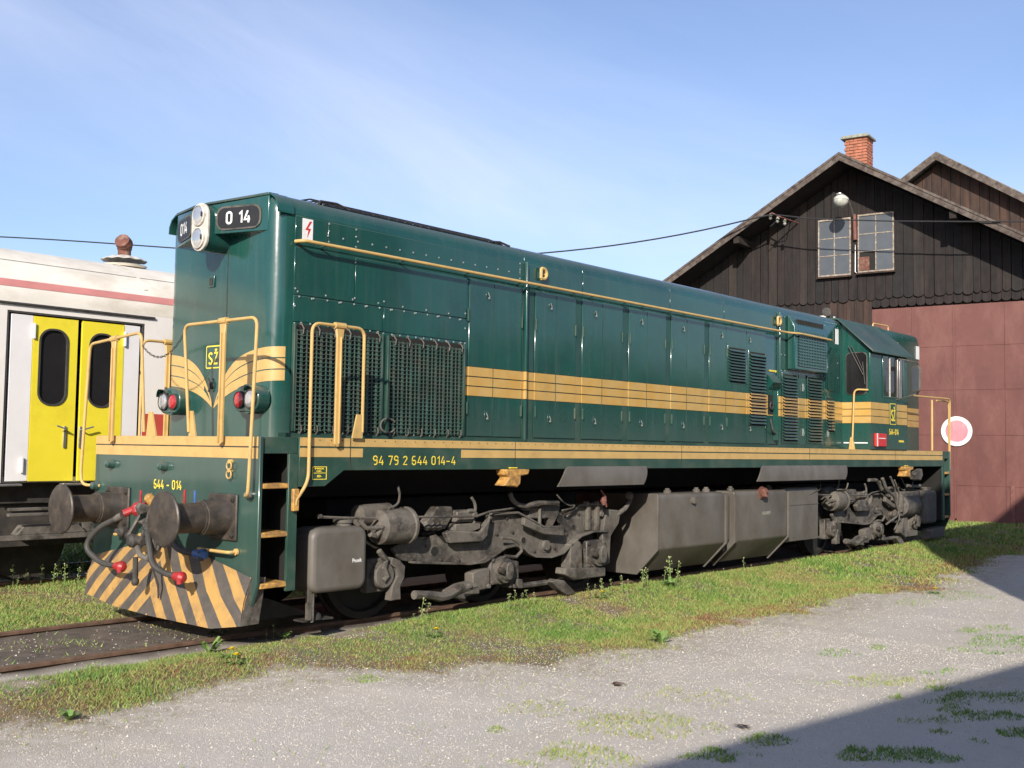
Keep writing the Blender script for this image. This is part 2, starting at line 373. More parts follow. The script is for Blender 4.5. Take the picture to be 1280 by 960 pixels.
GL['1'] = [[(.10, .74), (.30, .95), (.30, .03)]]
GL['2'] = [_arc(.25, .74, .2, .2, 175, -35)+[(.05, .05), (.47, .05)]]
GL['4'] = [[(.30, .97), (.04, .27), (.50, .27)], [(.38, .55), (.38, .0)]]
GL['6'] = [_arc(.25, .74, .2, .21, 55, 180, 6)+_arc(.25, .27, .2, .24, 180, 540, 14)]
GL['7'] = [[(.03, .95), (.46, .95), (.20, .0)]]
GL['9'] = [[(.5-a, 1-b) for a, b in GL['6'][0]]]
GL['8'] = [_arc(.25, .74, .17, .19, -90, 270, 14), _arc(.25, .28, .2, .23, 90, 450, 14)]
GL['-'] = [[(.05, .40), (.45, .40)]]
GL['S'] = [_arc(.25, .74, .2, .2, 20, 250, 9)+_arc(.25, .25, .2, .21, 80, -160, 9)]
GL['Z'] = [[(.05, .95), (.44, .95), (.05, .05), (.46, .05)]]
GL['^'] = [[(.13, 1.26), (.25, 1.13), (.37, 1.26)]]
def glyphs(name, body, mat, parent, origin, xdir, ydir, h, width, wt=.13, depth=.002):
    """condensed engineering numerals: one small mesh per character"""
    X = Vector(xdir).normalized(); Y = Vector(ydir).normalized(); Z = X.cross(Y); adv = []; x = 0
    for ch in body:
        adv.append(x); x += .38 if ch == ' ' else (.5 if ch in '1' else .64)
    tot = x-.14; kx = width/tot; w = wt*h
    for ch, a in zip(body, adv):
        if ch == ' ': continue
        m = MB()
        for li, line in enumerate(GL['Z']+GL['^'] if ch == 'Ž' else GL[ch]):
            p = [Vector(((a+u-tot/2)*kx, (v-.5)*h)) for u, v in line]; L_, R_ = [], []
            for i in range(len(p)):
                d0 = (p[i]-p[max(i-1, 0)]); d1 = (p[min(i+1, len(p)-1)]-p[i]); d0 = d0.normalized() if d0.length > 1e-6 else d1.normalized(); d1 = d1.normalized() if d1.length > 1e-6 else d0
                t_ = (d0+d1); t_ = t_.normalized() if t_.length > .2 else d1; nn = Vector((-t_.y, t_.x)); k = min(1.5, 1/max(.4, nn.dot(Vector((-d1.y, d1.x))))) 
                L_.append(p[i]+nn*w/2*k); R_.append(p[i]-nn*w/2*k)
            n = len(p); dz = li*.0004
            vs = [Vector(origin)+X*q.x+Y*q.y+Z*(depth+dz) for q in L_+R_]
            m.add(vs, [(i, i+1, n+i+1, n+i) for i in range(n-1)])
            m.add([v-Z*(depth-.0003) for v in vs], [(i, i+1, n+i+1, n+i) for i in range(n-1)])
        m.build(name, mat, parent, smooth=0, fixn=False)
SIDE = ((1, 0, 0), (0, 0, 1)); FRONT = ((0, -1, 0), (0, 0, 1))
# ------------------------------------------------------------------ ground
BND = [(-400,1010),(-150,950),(0,915),(100,895),(200,868),(300,850),(400,838),(500,842),(590,826),(700,832),(745,815),(830,806),(850,793),(930,775),(1003,765),(1070,742),(1170,737),(1200,715),(1245,699),(1300,692)]
bp = np.array([at(u, v, 'z', -.12)[:2] for u, v in BND]); bp = bp[np.argsort(bp[:, 0])]
bx = np.concatenate([[-60], bp[:, 0], [60]]); by = np.concatenate([[-2.0], bp[:, 1], [-6.]])
_ph = rng.uniform(0, 6.28, (12, 2)); _fr = rng.normal(0, 1, (12, 2)); _fr /= np.linalg.norm(_fr, axis=1)[:, None]
def wob(x, y, s, seed=0):
    """cheap band-limited noise, roughly -1..1"""
    a = np.zeros_like(x)
    for i in range(12):
        f = _fr[(i*5+seed) % 12]*s*(1.0+.35*i)
        a = a+np.sin(x*f[0]+y*f[1]+_ph[(i+seed) % 12, 0]+seed*1.7)/(1+.25*i)
    return a/3.4
def sm(a, b, v): t = np.clip((v-a)/(b-a), 0, 1); return t*t*(3-2*t)
def gz(x, y):
    z = -.125+.10*sm(10, 21, x)
    bank = np.exp(-((y+1.45)/.35)**2)*.035+np.exp(-((y-2.6)/.9)**2)*.02
    z = z+bank*(1+.4*wob(x, y, 1.5, 3))+.010*wob(x, y, 2.3, 1)+.004*wob(x, y, 9, 2)
    z = z+.062*sm(-2.3, -1.1, y)*(1-.4*sm(10, 21, x))
    z = z+.05*np.exp(-((y+1.16)/.2)**2)*sm(1.2, 3.5, x)+.018*sm(-1.0, -.85, y)*(1-sm(.85, 1.0, y))*(1-sm(0, 1, x))
    z = np.where(y > 3.2, np.minimum(z, -.05), z)
    return z
def grassd(x, y, region=False):
    yb = np.interp(x, bx, by)+.22*wob(x, y, 2.2, 5)+.09*wob(x, y, 8, 4)
    g = sm(-.22, .40, y-yb)
    g = g*(1-sm(-1.12, -.82, y+.10*wob(x, y, 4, 7)+.10*(1-sm(.5, 3., x))))
    mid = (sm(-.7, -.55, y)*(1-sm(.1, .7, y)))*np.clip(.12+.35*wob(x, y, 3.5, 6), 0, .5)*(x < .2)
    left = sm(.85, 1.15, y)*(1-sm(4.1, 4.6, y+.1*wob(x, y, 3, 8)))*(x < 14)
    far = sm(15.8, 17.2, x)*(y > -9)*(y < 2.6)*sm(22.55, 22.3, x)
    g = np.maximum.reduce([g, mid, left, far*.9*(y > np.interp(x, bx, by)-.3)])
    if region: return np.maximum(g, (y > 5.1)*.8)
    thin = np.clip(.66+.6*wob(x, y, 1.3, 9)+.45*wob(x, y, 6, 4), .06, 1)
    g = np.maximum(g*thin, (y > 5.1)*.8)
    return g
def greyd(x, y):  # oily ballast near the rails
    return sm(-1.1, -.8, y+.1*wob(x, y, 4, 2))*(1-sm(.8, 1.1, y))
xs = np.concatenate([[-500,-200,-80,-40,-20,-12], np.arange(-8, 9, .07), np.arange(9, 25, .14), [26,28,32,40,60,100,250,600]])
ys = np.concatenate([[-500,-200,-80,-40,-20,-12,-9.5], np.arange(-8, 5.4, .07), [5.6,6,7,9,12,20,40,100,300,600]])
XX, YY = np.meshgrid(xs, ys, indexing='ij'); ZZ = gz(XX, YY)
nx, ny = XX.shape
me = bpy.data.meshes.new('ground'); me.vertices.add(nx*ny)
me.vertices.foreach_set('co', np.stack([XX, YY, ZZ], -1).astype('f').ravel())
ii = (np.arange(nx-1)[:, None]*ny+np.arange(ny-1)[None]).ravel()
q = np.stack([ii, ii+ny, ii+ny+1, ii+1], -1).ravel().astype('i')
me.loops.add(len(q)); me.loops.foreach_set('vertex_index', q); me.polygons.add(len(ii))
me.polygons.foreach_set('loop_start', np.arange(0, len(q), 4)); me.polygons.foreach_set('loop_total', np.full(len(ii), 4)); me.polygons.foreach_set('use_smooth', np.ones(len(ii), bool)); me.update()
at_ = me.attributes.new('cover', 'FLOAT_COLOR', 'POINT')
sand = np.exp(-((YY+1.20+.08*wob(XX, YY, 2, 1))/.15)**2)*np.clip(.5+.9*wob(XX, YY, 1.1, 4), 0, 1)*(1-sm(2.5, 4, XX))
sand = np.maximum(sand, sm(4.2, 4.5, YY)*(YY < 5.2)*.5*(XX < 1))
at_.data.foreach_set('color', np.stack([np.clip(grassd(XX, YY, True), 0, 1), greyd(XX, YY), sand, np.clip(1-np.abs(YY-np.interp(XX, bx, by)+.15)/.75, 0, 1)], -1).astype('f').ravel())
def ground_mat():
    m, t, b = new('gravel_yard_and_soil')
    a = N(t, 'ShaderNodeAttribute', attribute_name='cover'); s = N(t, 'ShaderNodeSeparateColor'); t.links.new(a.outputs['Color'], s.inputs[0])
    g, o, sd = s.outputs
    vor = N(t, 'ShaderNodeTexVoronoi'); vor.inputs['Scale'].default_value = 105; t.links.new(pos(t), vor.inputs['Vector'])
    vc = N(t, 'ShaderNodeSeparateColor'); t.links.new(vor.outputs['Color'], vc.inputs[0])
    stone = mixc(t, ramp(t, vc.outputs[0], [(0., 0.), (1., 1.)]), (.47, .425, .365), (.56, .51, .44))
    stone = mixc(t, ramp(t, noise(t, 140, 4, .7), [(.30, .35), (.55, 0.)]), stone, (.24, .215, .19))
    stone = mixc(t, ramp(t, noise(t, .7, 5, .6), [(.4, 0.), (.7, .45)]), stone, (.42, .375, .33))
    stone = mixc(t, ramp(t, noise(t, 2.6, 8, .75), [(.52, 0.), (.72, .45)]), stone, (.32, .28, .19))
    stone = mixc(t, ramp(t, noise(t, 1., 5, .6, sc3=(.25, 1.6, 1)), [(.45, 0.), (.62, .35)]), stone, (.50, .465, .43))
    stone = mixc(t, math_(t, 'MULTIPLY', a.outputs['Alpha'], ramp(t, noise(t, 7, 8, .75), [(.38, 0.), (.6, .75)])), stone, (.25, .205, .125))
    soil = mixc(t, noise(t, 18, 6, .7), (.075, .062, .032), (.17, .15, .075))
    soil = mixc(t, ramp(t, noise(t, 4, 8, .7), [(.45, 0.), (.62, .7)]), soil, (.17, .085, .050))
    soil = mixc(t, ramp(t, noise(t, 60, 5, .8), [(.58, 0.), (.68, .8)]), soil, (.36, .33, .28))
    oil = mixc(t, ramp(t, noise(t, 6, 8, .7), [(.35, 0.), (.7, 1.)]), (.055, .042, .034), (.16, .13, .10))
    c = mixc(t, ramp(t, g, [(.1, 0.), (.6, .92)]), stone, soil)
    sx_ = N(t, 'ShaderNodeSeparateXYZ'); t.links.new(pos(t), sx_.inputs[0])
    c = mixc(t, math_(t, 'GREATER_THAN', sx_.outputs[1], 5.), c, mixc(t, noise(t, 2, 5), (.05, .085, .025), (.10, .14, .04)))
    c = mixc(t, o, c, oil)
    c = mixc(t, sd, c, mixc(t, noise(t, 30, 5), (.26, .21, .16), (.42, .36, .29)))
    t.links.new(c, b.inputs['Base Color']); b.inputs['Roughness'].default_value = .93
    h = math_(t, 'ADD', math_(t, 'MULTIPLY', vor.outputs['Distance'], -.9), math_(t, 'MULTIPLY', noise(t, 40, 5, .7), 1.2))
    bump(t, b, h, .5, .010); return m
M_['ground'] = ground_mat(); me.materials.append(M_['ground'])
gobj = bpy.data.objects.new('ground', me); COL.objects.link(gobj); tag(gobj, kind='structure')
def tri_cloud(name, V, tint, mat, nv=3):
    n = V.shape[0]; me = bpy.data.meshes.new(name); me.vertices.add(n*nv); me.vertices.foreach_set('co', V.astype('f').ravel())
    me.loops.add(n*nv); me.loops.foreach_set('vertex_index', np.arange(n*nv, dtype='i')); me.polygons.add(n)
    me.polygons.foreach_set('loop_start', np.arange(0, n*nv, nv)); me.polygons.foreach_set('loop_total', np.full(n, nv)); me.update()
    a = me.attributes.new('tint', 'FLOAT', 'POINT'); a.data.foreach_set('value', np.repeat(tint, nv).astype('f'))
    me.materials.append(mat); o = bpy.data.objects.new(name, me); COL.objects.link(o); return o
def blades(x, y, h, w, tint, name, mat, lean=1.3):
    n = len(x); z = gz(x, y)-.004; a = rng.uniform(0, 6.283, n); la = rng.uniform(0, 6.283, n); l = h*lean*rng.uniform(.2, 1, n)
    B = np.stack([x, y, z], -1); s = np.stack([np.cos(a)*w/2, np.sin(a)*w/2, np.zeros(n)], -1)
    T = B+np.stack([np.cos(la)*l, np.sin(la)*l, h], -1)
    return tri_cloud(name, np.stack([B-s, B+s, T], 1), tint, mat)
def grass_mat(name, stops):
    m, t, b = new(name); a = N(t, 'ShaderNodeAttribute', attribute_name='tint')
    c = ramp(t, a.outputs['Fac'], stops); t.links.new(c, b.inputs['Base Color']); b.inputs['Roughness'].default_value = .6
    b.inputs['Specular IOR Level'].default_value = .25
    return m
GM = grass_mat('grass_blades', [(0., (.20, .085, .05)), (.14, (.22, .13, .065)), (.30, (.33, .29, .11)), (.48, (.24, .30, .075)), (.68, (.15, .26, .05)), (.86, (.085, .19, .035)), (1., (.05, .13, .03))])
def scatter(n, x0, x1, y0, y1, hs, ws, k=1.):
    x = rng.uniform(x0, x1, n); y = rng.uniform(y0, y1, n)
    keep = rng.random(n) < grassd(x, y)*k; x = x[keep]; y = y[keep]; m = len(x)
    patch = wob(x, y, 1.6, 11)*.5+wob(x, y, 5, 3)*.3
    tint = np.clip(.52+.34*patch+.12*wob(x, y, 13, 2)+rng.normal(0, .20, m), 0, 1)
    yb = np.interp(x, bx, by)
    tint = np.where(y < yb+.5, np.clip(tint-.20, 0, 1), tint)
    h = hs*rng.uniform(.2, 1.05, m)**1.3*(1+.8*np.clip(patch, -.6, 1)); return x, y, h, ws*rng.uniform(.7, 1.6, m), tint
parts_ = [scatter(260000, -4.5, 3.5, -3.6, -1.0, .033, .0075), scatter(190000, 3.5, 9.5, -4.2, -1.0, .045, .010), scatter(110000, 9.5, 16, -5, -1, .055, .016), scatter(90000, 15, 22.6, -8, 2.6, .075, .024),
          scatter(30000, -5, .8, -.75, .75, .035, .010, 1.), scatter(50000, -6, 8, 5.1, 11, .12, .03, 1.), scatter(120000, -3, 3.5, .85, 4.7, .05, .009)]
blades(*[np.concatenate([p[i] for p in parts_]) for i in range(5)], 'grass', GM)
tag(COL.objects['grass'], 'low patchy grass of green and reddish blades along the track', 'grass', kind='stuff')
# tufts out on the gravel
TP = [(1250,805,45,9,1,520),(1180,838,24,5,1,160),(1045,817,22,5,1,110),(1110,851,70,6,.35,420),(800,905,75,16,.35,520),(720,945,60,14,.4,420),(915,942,46,8,.9,420),(960,925,25,6,.8,160),(1130,946,52,9,1,520),(1075,942,24,8,1,240),
      (1262,920,34,9,1,420),(1235,872,62,8,1,520),(1232,895,48,5,1,320),(1195,745,34,6,.8,170),(1140,752,22,4,.8,90),(1170,860,14,3,.8,60),(1192,886,16,6,.8,90),(1212,788,12,3,.8,60),(1098,808,9,3,.8,40),(1245,785,20,4,.8,90),
      (620,912,9,3,.6,30),(905,950,9,3,.6,30),(680,885,40,10,.3,120),(870,870,60,12,.3,160),(150,860,60,16,.5,400),(455,850,16,4,.6,90),(1150,900,40,6,.4,90),(1120,870,8,3,.7,40),(1190,872,12,3,.8,60),(1170,915,12,3,.7,50)]
TX = []; TY = []; TT = []
for u, v, a, b_, tn, n in TP:
    r_ = np.sqrt(rng.random(n*2)); th = rng.uniform(0, 6.283, n*2)
    for rr, t2 in zip(r_, th):
        p = at(u+a*1.25*rr*math.cos(t2)*(1+.3*math.sin(3*t2)), v+b_*1.3*rr*math.sin(t2), 'z', -.12)
        if float(wob(np.array([p.x]), np.array([p.y]), 5.5, int(u) % 9)[0])+.62 < rr*.9-.25+random.uniform(-.25, .25): continue
        TX.append(p.x); TY.append(p.y); TT.append(tn)
n0 = 26000; ux = rng.uniform(-2.5, 12, n0); uy = rng.uniform(-7, -1.6, n0)
nb_ = np.clip(1-np.abs(uy-np.interp(ux, bx, by))/1.1, 0, 1)
k_ = rng.random(n0) < np.clip(wob(ux, uy, 1.1, 2)*.6+.05+nb_*.6, .01, 1)*np.clip(wob(ux, uy, 4., 9)+.3, .03, 1)
ux = ux[k_]; uy = uy[k_]
TX = np.concatenate([TX, ux]); TY = np.concatenate([TY, uy]); TT = np.concatenate([TT, np.full(len(ux), .4)])
blades(TX, TY, rng.uniform(.012, .036, len(TX)), rng.uniform(.006, .013, len(TX)), np.clip(.30+TT*.42+rng.normal(0, .1, len(TX)), 0, 1), 'grass_tufts', GM, 1.2)
tag(COL.objects['grass_tufts'], 'scattered green and yellowish tufts growing through the pale gravel', 'grass tufts', kind='stuff')
# loose stones
def stones(n, x0, x1, y0, y1, s0, s1, dens):
    x = rng.uniform(x0, x1, n); y = rng.uniform(y0, y1, n); k = rng.random(n) < dens(x, y); return x[k], y[k], rng.uniform(s0, s1, k.sum())
dn = lambda x, y: np.clip(1-grassd(x, y)*1.25, 0.05, 1)*(1-greyd(x, y)*.75)
st = [stones(52000, -2.6, 5, -6.6, -1.2, .003, .0085, dn), stones(15000, 4, 15, -7, -1, .005, .010, dn), stones(1400, -5, .8, -1.2, 1.2, .004, .014, lambda x, y: x*0+.6), stones(500, -3, 12, -6, -1.2, .008, .017, dn), stones(2500, -3, 3, 4.2, 5, .01, .03, lambda x, y: x*0+1)]
x, y, s = [np.concatenate([q[i] for q in st]) for i in range(3)]
n = len(x); base = np.array([[1, 0, 0], [-.5, .87, 0], [-.5, -.87, 0], [0, 0, .8]])
a = rng.uniform(0, 6.28, n); ca, sa = np.cos(a), np.sin(a)
P = np.stack([np.stack([(b0*ca-b1*sa), (b0*sa+b1*ca)*rng.uniform(.6, 1, n), np.full(n, b2)+rng.uniform(-.2, .2, n)], -1) for b0, b1, b2 in base], 1)*s[:, None, None]
P += np.stack([x, y, gz(x, y)-.001], -1)[:, None, :]
F = np.stack([P[:, [0, 1, 3]], P[:, [1, 2, 3]], P[:, [2, 0, 3]]], 1).reshape(-1, 3, 3)
SM = grass_mat('gravel_stone', [(0., (.28, .25, .22)), (.3, (.44, .405, .36)), (.7, (.50, .46, .40)), (1., (.56, .52, .46))])
sob = tri_cloud('gravel', F, np.repeat(np.clip(rng.normal(.48, .22, n)-.4*((np.abs(y) < 1.2)), 0, 1), 3), SM)
tag(sob, 'loose pale grey stones strewn over the yard', 'gravel', kind='stuff')
# rails: structure
def rail(y, name):
    m = MB(); pr = [(-.07, -.155), (.07, -.155), (.07, -.14), (.012, -.12), (.012, -.035), (.036, -.028), (.036, -.004), (.030, 0), (-.030, 0), (-.036, -.004), (-.036, -.028), (-.012, -.035), (-.012, -.12), (-.07, -.14)]
    m.prism([(y+a, b) for a, b in pr], 'x', -60, 22.3); return tag(m.build('rail', 'rail', smooth=0), kind='structure')
for y in (-.7525, .7525, 4.2, 5.7): rail(y, 'rail')
# weeds: stems with seed heads
def weed(h, seed, nb):
    r = random.Random(seed); st_ = MB(); hd = MB(); lf = MB()
    for b in range(nb):
        a = r.uniform(0, 6.28); l = h*r.uniform(.55, 1) if b else h
        bend = r.uniform(.04, .16)*l
        p = [(math.cos(a)*bend*t*t, math.sin(a)*bend*t*t, l*t) for t in (0, .3, .6, .85, 1)]
        st_.tube(p, [.0036, .0032, .0027, .0022, .0016], 4)
        for k in range(7):
            t = r.uniform(.5, 1); c = Vector((math.cos(a)*bend*t*t, math.sin(a)*bend*t*t, l*t)); q = r.uniform(0, 6.28)
            e = c+Vector((math.cos(q), math.sin(q), .5))*.018
            st_.tube([c, e], .0015, 3); hd.lathe(e, (math.cos(q), math.sin(q), .4), [(0, .002), (.006, .0065), (.011, .002)], 5)
        hd.lathe(p[-1], (0, 0, 1), [(-.008, .003), (.002, .009), (.011, .003)], 6)
    for k in range(7):
        q = r.uniform(0, 6.28); l = r.uniform(.03, .07); d = Vector((math.cos(q), math.sin(q), 0)); s_ = Vector((-d.y, d.x, 0))*.008
        lf.add([(0, 0, 0), d*l*.5+s_+Vector((0, 0, .02)), d*l+Vector((0, 0, .012)), d*l*.5-s_+Vector((0, 0, .02))], [(0, 1, 2, 3)])
    return st_, hd, lf
protos = []
def place_weed(u, v, h, k, label, group):
    p = at(u, v, 'z', -.07)
    if u > 430 and p.y > -1.36: p = at(u, v, 'y', -1.36)
    z = float(gz(np.array([p.x]), np.array([p.y]))[0])
    e = empty('tall_weed', (p.x, p.y, z), label, 'weed', group); e.rotation_euler = (0, 0, random.uniform(0, 6)); s = h/.25; e.scale = (s, s, s)
    if len(protos) <= k:
        a, b, c = weed(.25, 20+k, 1+k % 3); protos.append((a.build('stem', 'green_leaf', e), b.build('seed_head', 'seedhead', e), c.build('leaf', 'green_leaf', e)))
    else:
        for o in protos[k]: share(o, parent=e)
WD = [(519,772,.12,0),(526,770,.26,1),(533,771,.20,0),(637,747,.17,2),(643,746,.2,0),(651,744,.16,1),(660,742,.18,0),(668,741,.15,2),(735,742,.17,0),(742,740,.15,1),(752,738,.2,2),(765,733,.18,0),(779,731,.2,1),(786,730,.15,0),(803,729,.24,2),(810,727,.26,1),
      (830,722,.24,0),(838,722,.36,2),(846,721,.30,1),(930,711,.22,0),(938,709,.12,1),(880,717,.1,2),(905,714,.12,0),(342,801,.12,0),(333,803,.1,1),(414,783,.1,0),(425,782,.12,2)]
WD.sort(key=lambda w: w[3])
ORD = ['leftmost', 'second from the left', 'third from the left', 'fourth from the left', 'fifth from the left', 'sixth from the left', 'seventh from the left']
def wgrp(u): return 0 if u < 450 else 1 if u < 600 else 2 if u < 700 else 3 if u < 800 else 4 if u < 860 else 5
for u, v, h, k in WD:
    if u < 450: lab, gr = 'small dry weed in shade behind the front steps', 'weeds behind the front steps'
    elif u < 600: lab, gr = 'thin upright weed beside the pale stone', 'weeds left of the first bogie'
    elif u < 700: lab, gr = 'thin seeding weed below the middle axle box', 'weeds below the middle axle box'
    elif u < 800: lab, gr = 'thin seeding weed left of the fuel tank', 'weeds left of the fuel tank'
    elif u < 860: lab, gr = 'tall branching weed in front of the fuel tank', 'weeds in front of the fuel tank'
    else: lab, gr = 'small weed below the second fuel tank section', 'weeds below the second tank'
    place_weed(u, v, h, k, lab+', '+ORD[sorted(w[0] for w in WD if wgrp(w[0]) == wgrp(u)).index(u)], gr)
for i, u in enumerate(range(16, 116, 5)):
    q = random.uniform(-6, 4); p = at(u+random.uniform(-2, 2), 735+q, 'z', -.10)
    place_weed(u, 732+q, random.uniform(.14, .30), i % 3, 'seeding weed in the dark gap below the white coach', 'weeds below the white coach')
def dandelion(u, v, label, z=-.1):
    p = at(u, v, 'z', -.03); e = empty('dandelion', (p.x, p.y, float(gz(np.array([p.x]), np.array([p.y]))[0])), label, 'dandelion'); h = .055; e.scale = (1.35, 1.35, 1.3)
    MB().tube([(0, 0, 0), (.004, 0, h)], .002, 4).build('stem', 'green_leaf', e)
    m = MB(); 
    for k in range(14):
        a = k*.449; m.add([(0, 0, h), (.022*math.cos(a-.17), .022*math.sin(a-.17), h+.008), (.026*math.cos(a), .026*math.sin(a), h+.006), (.022*math.cos(a+.17), .022*math.sin(a+.17), h+.008)], [(0, 1, 2, 3)])
        m.add([(0, 0, h+.002), (.012*math.cos(a-.2), .012*math.sin(a-.2), h+.014), (.015*math.cos(a), .015*math.sin(a), h+.013), (.012*math.cos(a+.2), .012*math.sin(a+.2), h+.014)], [(0, 1, 2, 3)])
    m.build('petal', 'petal', e)
    l = MB()
    for k in range(7):
        a = k*.9; d = Vector((math.cos(a), math.sin(a), 0)); s_ = Vector((-d.y, d.x, 0))*.011; q = .07+.02*math.sin(k*7)
        l.add([(0, 0, .01), tuple(d*q*.6+s_+Vector((0, 0, .02))), tuple(d*q+Vector((0, 0, .01))), tuple(d*q*.6-s_+Vector((0, 0, .02)))], [(0, 1, 2, 3)])
    l.build('leaf', 'green_leaf', e)
for u, v, lab in ((274,791,'yellow dandelion right at the rail below the hazard-striped plough'),(289,822,'yellow dandelion in the grass, left one of the touching pair below the plough'),(295,826,'yellow dandelion in the grass, right one of the touching pair below the plough'),
                  (545,790,'yellow dandelion in grass in front of the first bogie'),(753,748,'yellow dandelion in the grass just below the front end of the fuel tank'),(1072,692,'yellow dandelion in grass below the rear bogie, left of a pair'),(1078,691,'yellow dandelion in grass below the rear bogie, right of a pair'),(1169,733,'lone yellow dandelion at the edge of the gravel on the right')):
    dandelion(u, v, lab)
# broad-leaved plants
def rosette(u, v, s, n, label, up=.6):
    p = at(u, v, 'z', -.10); e = MB(); r = random.Random(int(u)); z = float(gz(np.array([p.x]), np.array([p.y]))[0])
    for k in range(n):
        a = r.uniform(0, 6.28); l = s*r.uniform(.6, 1); d = Vector((math.cos(a), math.sin(a), 0)); sd = Vector((-d.y, d.x, 0))*s*.13; c = Vector((p.x, p.y, z)); ho = Vector((0, 0, l*up*r.uniform(.5, 1.3)))
        e.add([c, c+d*l*.35+ho*.6+sd, c+d*l*.75+ho+sd*.9, c+d*l+ho*.9, c+d*l*.75+ho-sd*.9, c+d*l*.35+ho*.6-sd], [(0, 1, 5), (1, 2, 4, 5), (2, 3, 4)])
    o = e.build('broadleaf_plant', 'green_leaf', smooth=0, fixn=False); tag(o, label, 'weed')
rosette(826, 801, .16, 12, 'bright broad-leaved weed at the gravel edge in the middle', 1.)
rosette(87, 897, .12, 12, 'broad-leaved weed at the gravel edge on the far left')
rosette(262, 826, .14, 16, 'leafy weed clump in grass left of the paired dandelions', .9)
rosette(838, 742, .15, 18, 'bushy weed at the foot of the tall weeds by the tank', .9)
rosette(355, 805, .10, 12, 'low leafy weed on the sandy bank behind the front steps', .7)
def fallen(u, v, label):
    p = at(u, v, 'z', -.11); m = MB(); r = random.Random(int(v))
    for k in range(3):
        a = r.uniform(0, 6.28); c = Vector((p.x+r.uniform(-.03, .03), p.y+r.uniform(-.03, .03), -.105)); d = Vector((math.cos(a), math.sin(a), .1))*.06; s_ = Vector((-d.y, d.x, .2*d.x))*.4
        m.add([c-d, c+s_+Vector((0, 0, .012)), c+d, c-s_], [(0, 1, 2, 3)])
    tag(m.build('dead_leaf', 'dry_leaf', smooth=0, fixn=False), label, 'leaf')
fallen(771, 855, 'curled brown dead leaf lying on the gravel in the middle'); fallen(927, 909, 'grey-brown dead leaf on gravel near the shadow edge')
def stone(u, v, s, label):
    p = at(u, v, 'z', -.1); r = random.Random(int(u)); bm = bmesh.new(); bmesh.ops.create_icosphere(bm, subdivisions=2, radius=s)
    for w in bm.verts: w.co *= r.uniform(.82, 1.15); w.co.z *= .5; w.co += Vector((p.x, p.y, -.105))
    me = bpy.data.meshes.new('stone'); bm.to_mesh(me); bm.free(); me.materials.append(M_['concrete']); o = bpy.data.objects.new('stone', me); COL.objects.link(o); tag(o, label, 'stone')
stone(503, 774, .06, 'pale stone half buried at the grass edge below the brake rigging')
# ------------------------------------------------------------------ off-frame depot building to the south, plus an added block (both throw shade)
def block(name, p0, p1, depth, h, rise, label):
    p0 = Vector((*p0, 0)); p1 = Vector((*p1, 0)); d = (p1-p0).normalized(); nrm = Vector((d.y, -d.x, 0)); l = (p1-p0).length
    e = empty(name, p0, label, 'building'); inv = e.location.copy()
    def q(a, b, z): return p0+d*a+nrm*b+Vector((0, 0, z))-inv
    w = MB(); b0 = -.3; vs = []
    for a in (0, l): vs += [q(a, .3, b0), q(a, depth-.3, b0), q(a, depth-.3, h-.12), q(a, depth/2, h+rise-.12), q(a, .3, h-.12)]
    w.add(vs, [(0, 1, 2, 3, 4), (9, 8, 7, 6, 5)]+[(i, i+5, (i+1) % 5+5, (i+1) % 5) for i in range(5)]); w.build('wall', 'render', e)
    r = MB(); vs = []
    for a in (-.2, l+.2): vs += [q(a, 0, h-.12), q(a, depth/2, h+rise), q(a, depth, h-.12), q(a, depth, h), q(a, depth/2, h+rise+.12), q(a, 0, h)]
    r.add(vs, [(0, 1, 2, 3, 4, 5), (11, 10, 9, 8, 7, 6)]+[(i, i+6, (i+1) % 6+6, (i+1) % 6) for i in range(6)]); r.build('roof', 'rooftile', e)
    wn = MB().box((0, 0, 0), (1.1, .06, 1.2))
    first = None
    for a in np.arange(1.5, l-1.5, 3.):
        if first is None:
            first = wn.build('window', 'darkglass', e); o = first
        else: o = share(first, parent=e)
        o.location = q(a, .25, 1.2); o.rotation_euler = (0, 0, math.atan2(d.y, d.x))
    return e
block('depot_building', (-19, -9.80), (-1.2, -12.03), 5.5, 5.0, .55, 'long low grey rendered depot building behind the camera')
block('shade_block', (1.6, -8.88), (9.6, -8.72), 6, 8.0, .6, 'added unseen grey block throwing shade at the right of the view')  # added unseen block, shaped for the shade at the shed's foot
def wood():
    n = 16000; x = rng.uniform(-60, 190, n); top = 11.0+2.2*wob(x, x*0, .12, 3)+.9*wob(x, x*0, .5, 5); z = top*np.sqrt(rng.random(n)); y = -62+rng.normal(0, 2., n)
    c = np.stack([x, y, z], -1)[:, None, :]; V = c+rng.normal(0, .8, (n, 3, 3))
    o = tri_cloud('far_wood', V, rng.uniform(.5, 1, n), GM); tag(o, 'distant band of green trees across the yard behind the camera', 'wood', kind='stuff')
wood()
# ------------------------------------------------------------------ engine shed (its own axes, turned 7 degrees to the track)
SA = R(7); SR = Matrix.Rotation(SA, 4, 'Z'); SN = Vector((math.cos(SA), math.sin(SA), 0)); ST = Vector((-math.sin(SA), math.cos(SA), 0))
def sat(u, v, ax, lx):
    d = _f + _r*((u-640)/FPX) - _u*((v-480)/FPX); C_ = Vector((CX, CY, CZ)); p = C_+d*((lx-C_.dot(SN))/d.dot(SN))
    return Vector((p.dot(SN), p.dot(ST), p.z))
LOC = {}
def sempty(name, loc, *k):
    e = empty(name, (0, 0, 0), *k); LOC[e.name] = Vector(loc); e.location = SR @ Vector(loc); e.rotation_euler = (0, 0, SA); return e
def rel(o, root):
    if o.parent == root: o.matrix_parent_inverse = Matrix.Translation(-LOC.get(root.name, root.location))
    return o
shed = sempty('engine_shed', (22.4, .5, 0), 'large dark timber engine shed with red steel doors and gabled roof', 'shed')
XW = 22.4
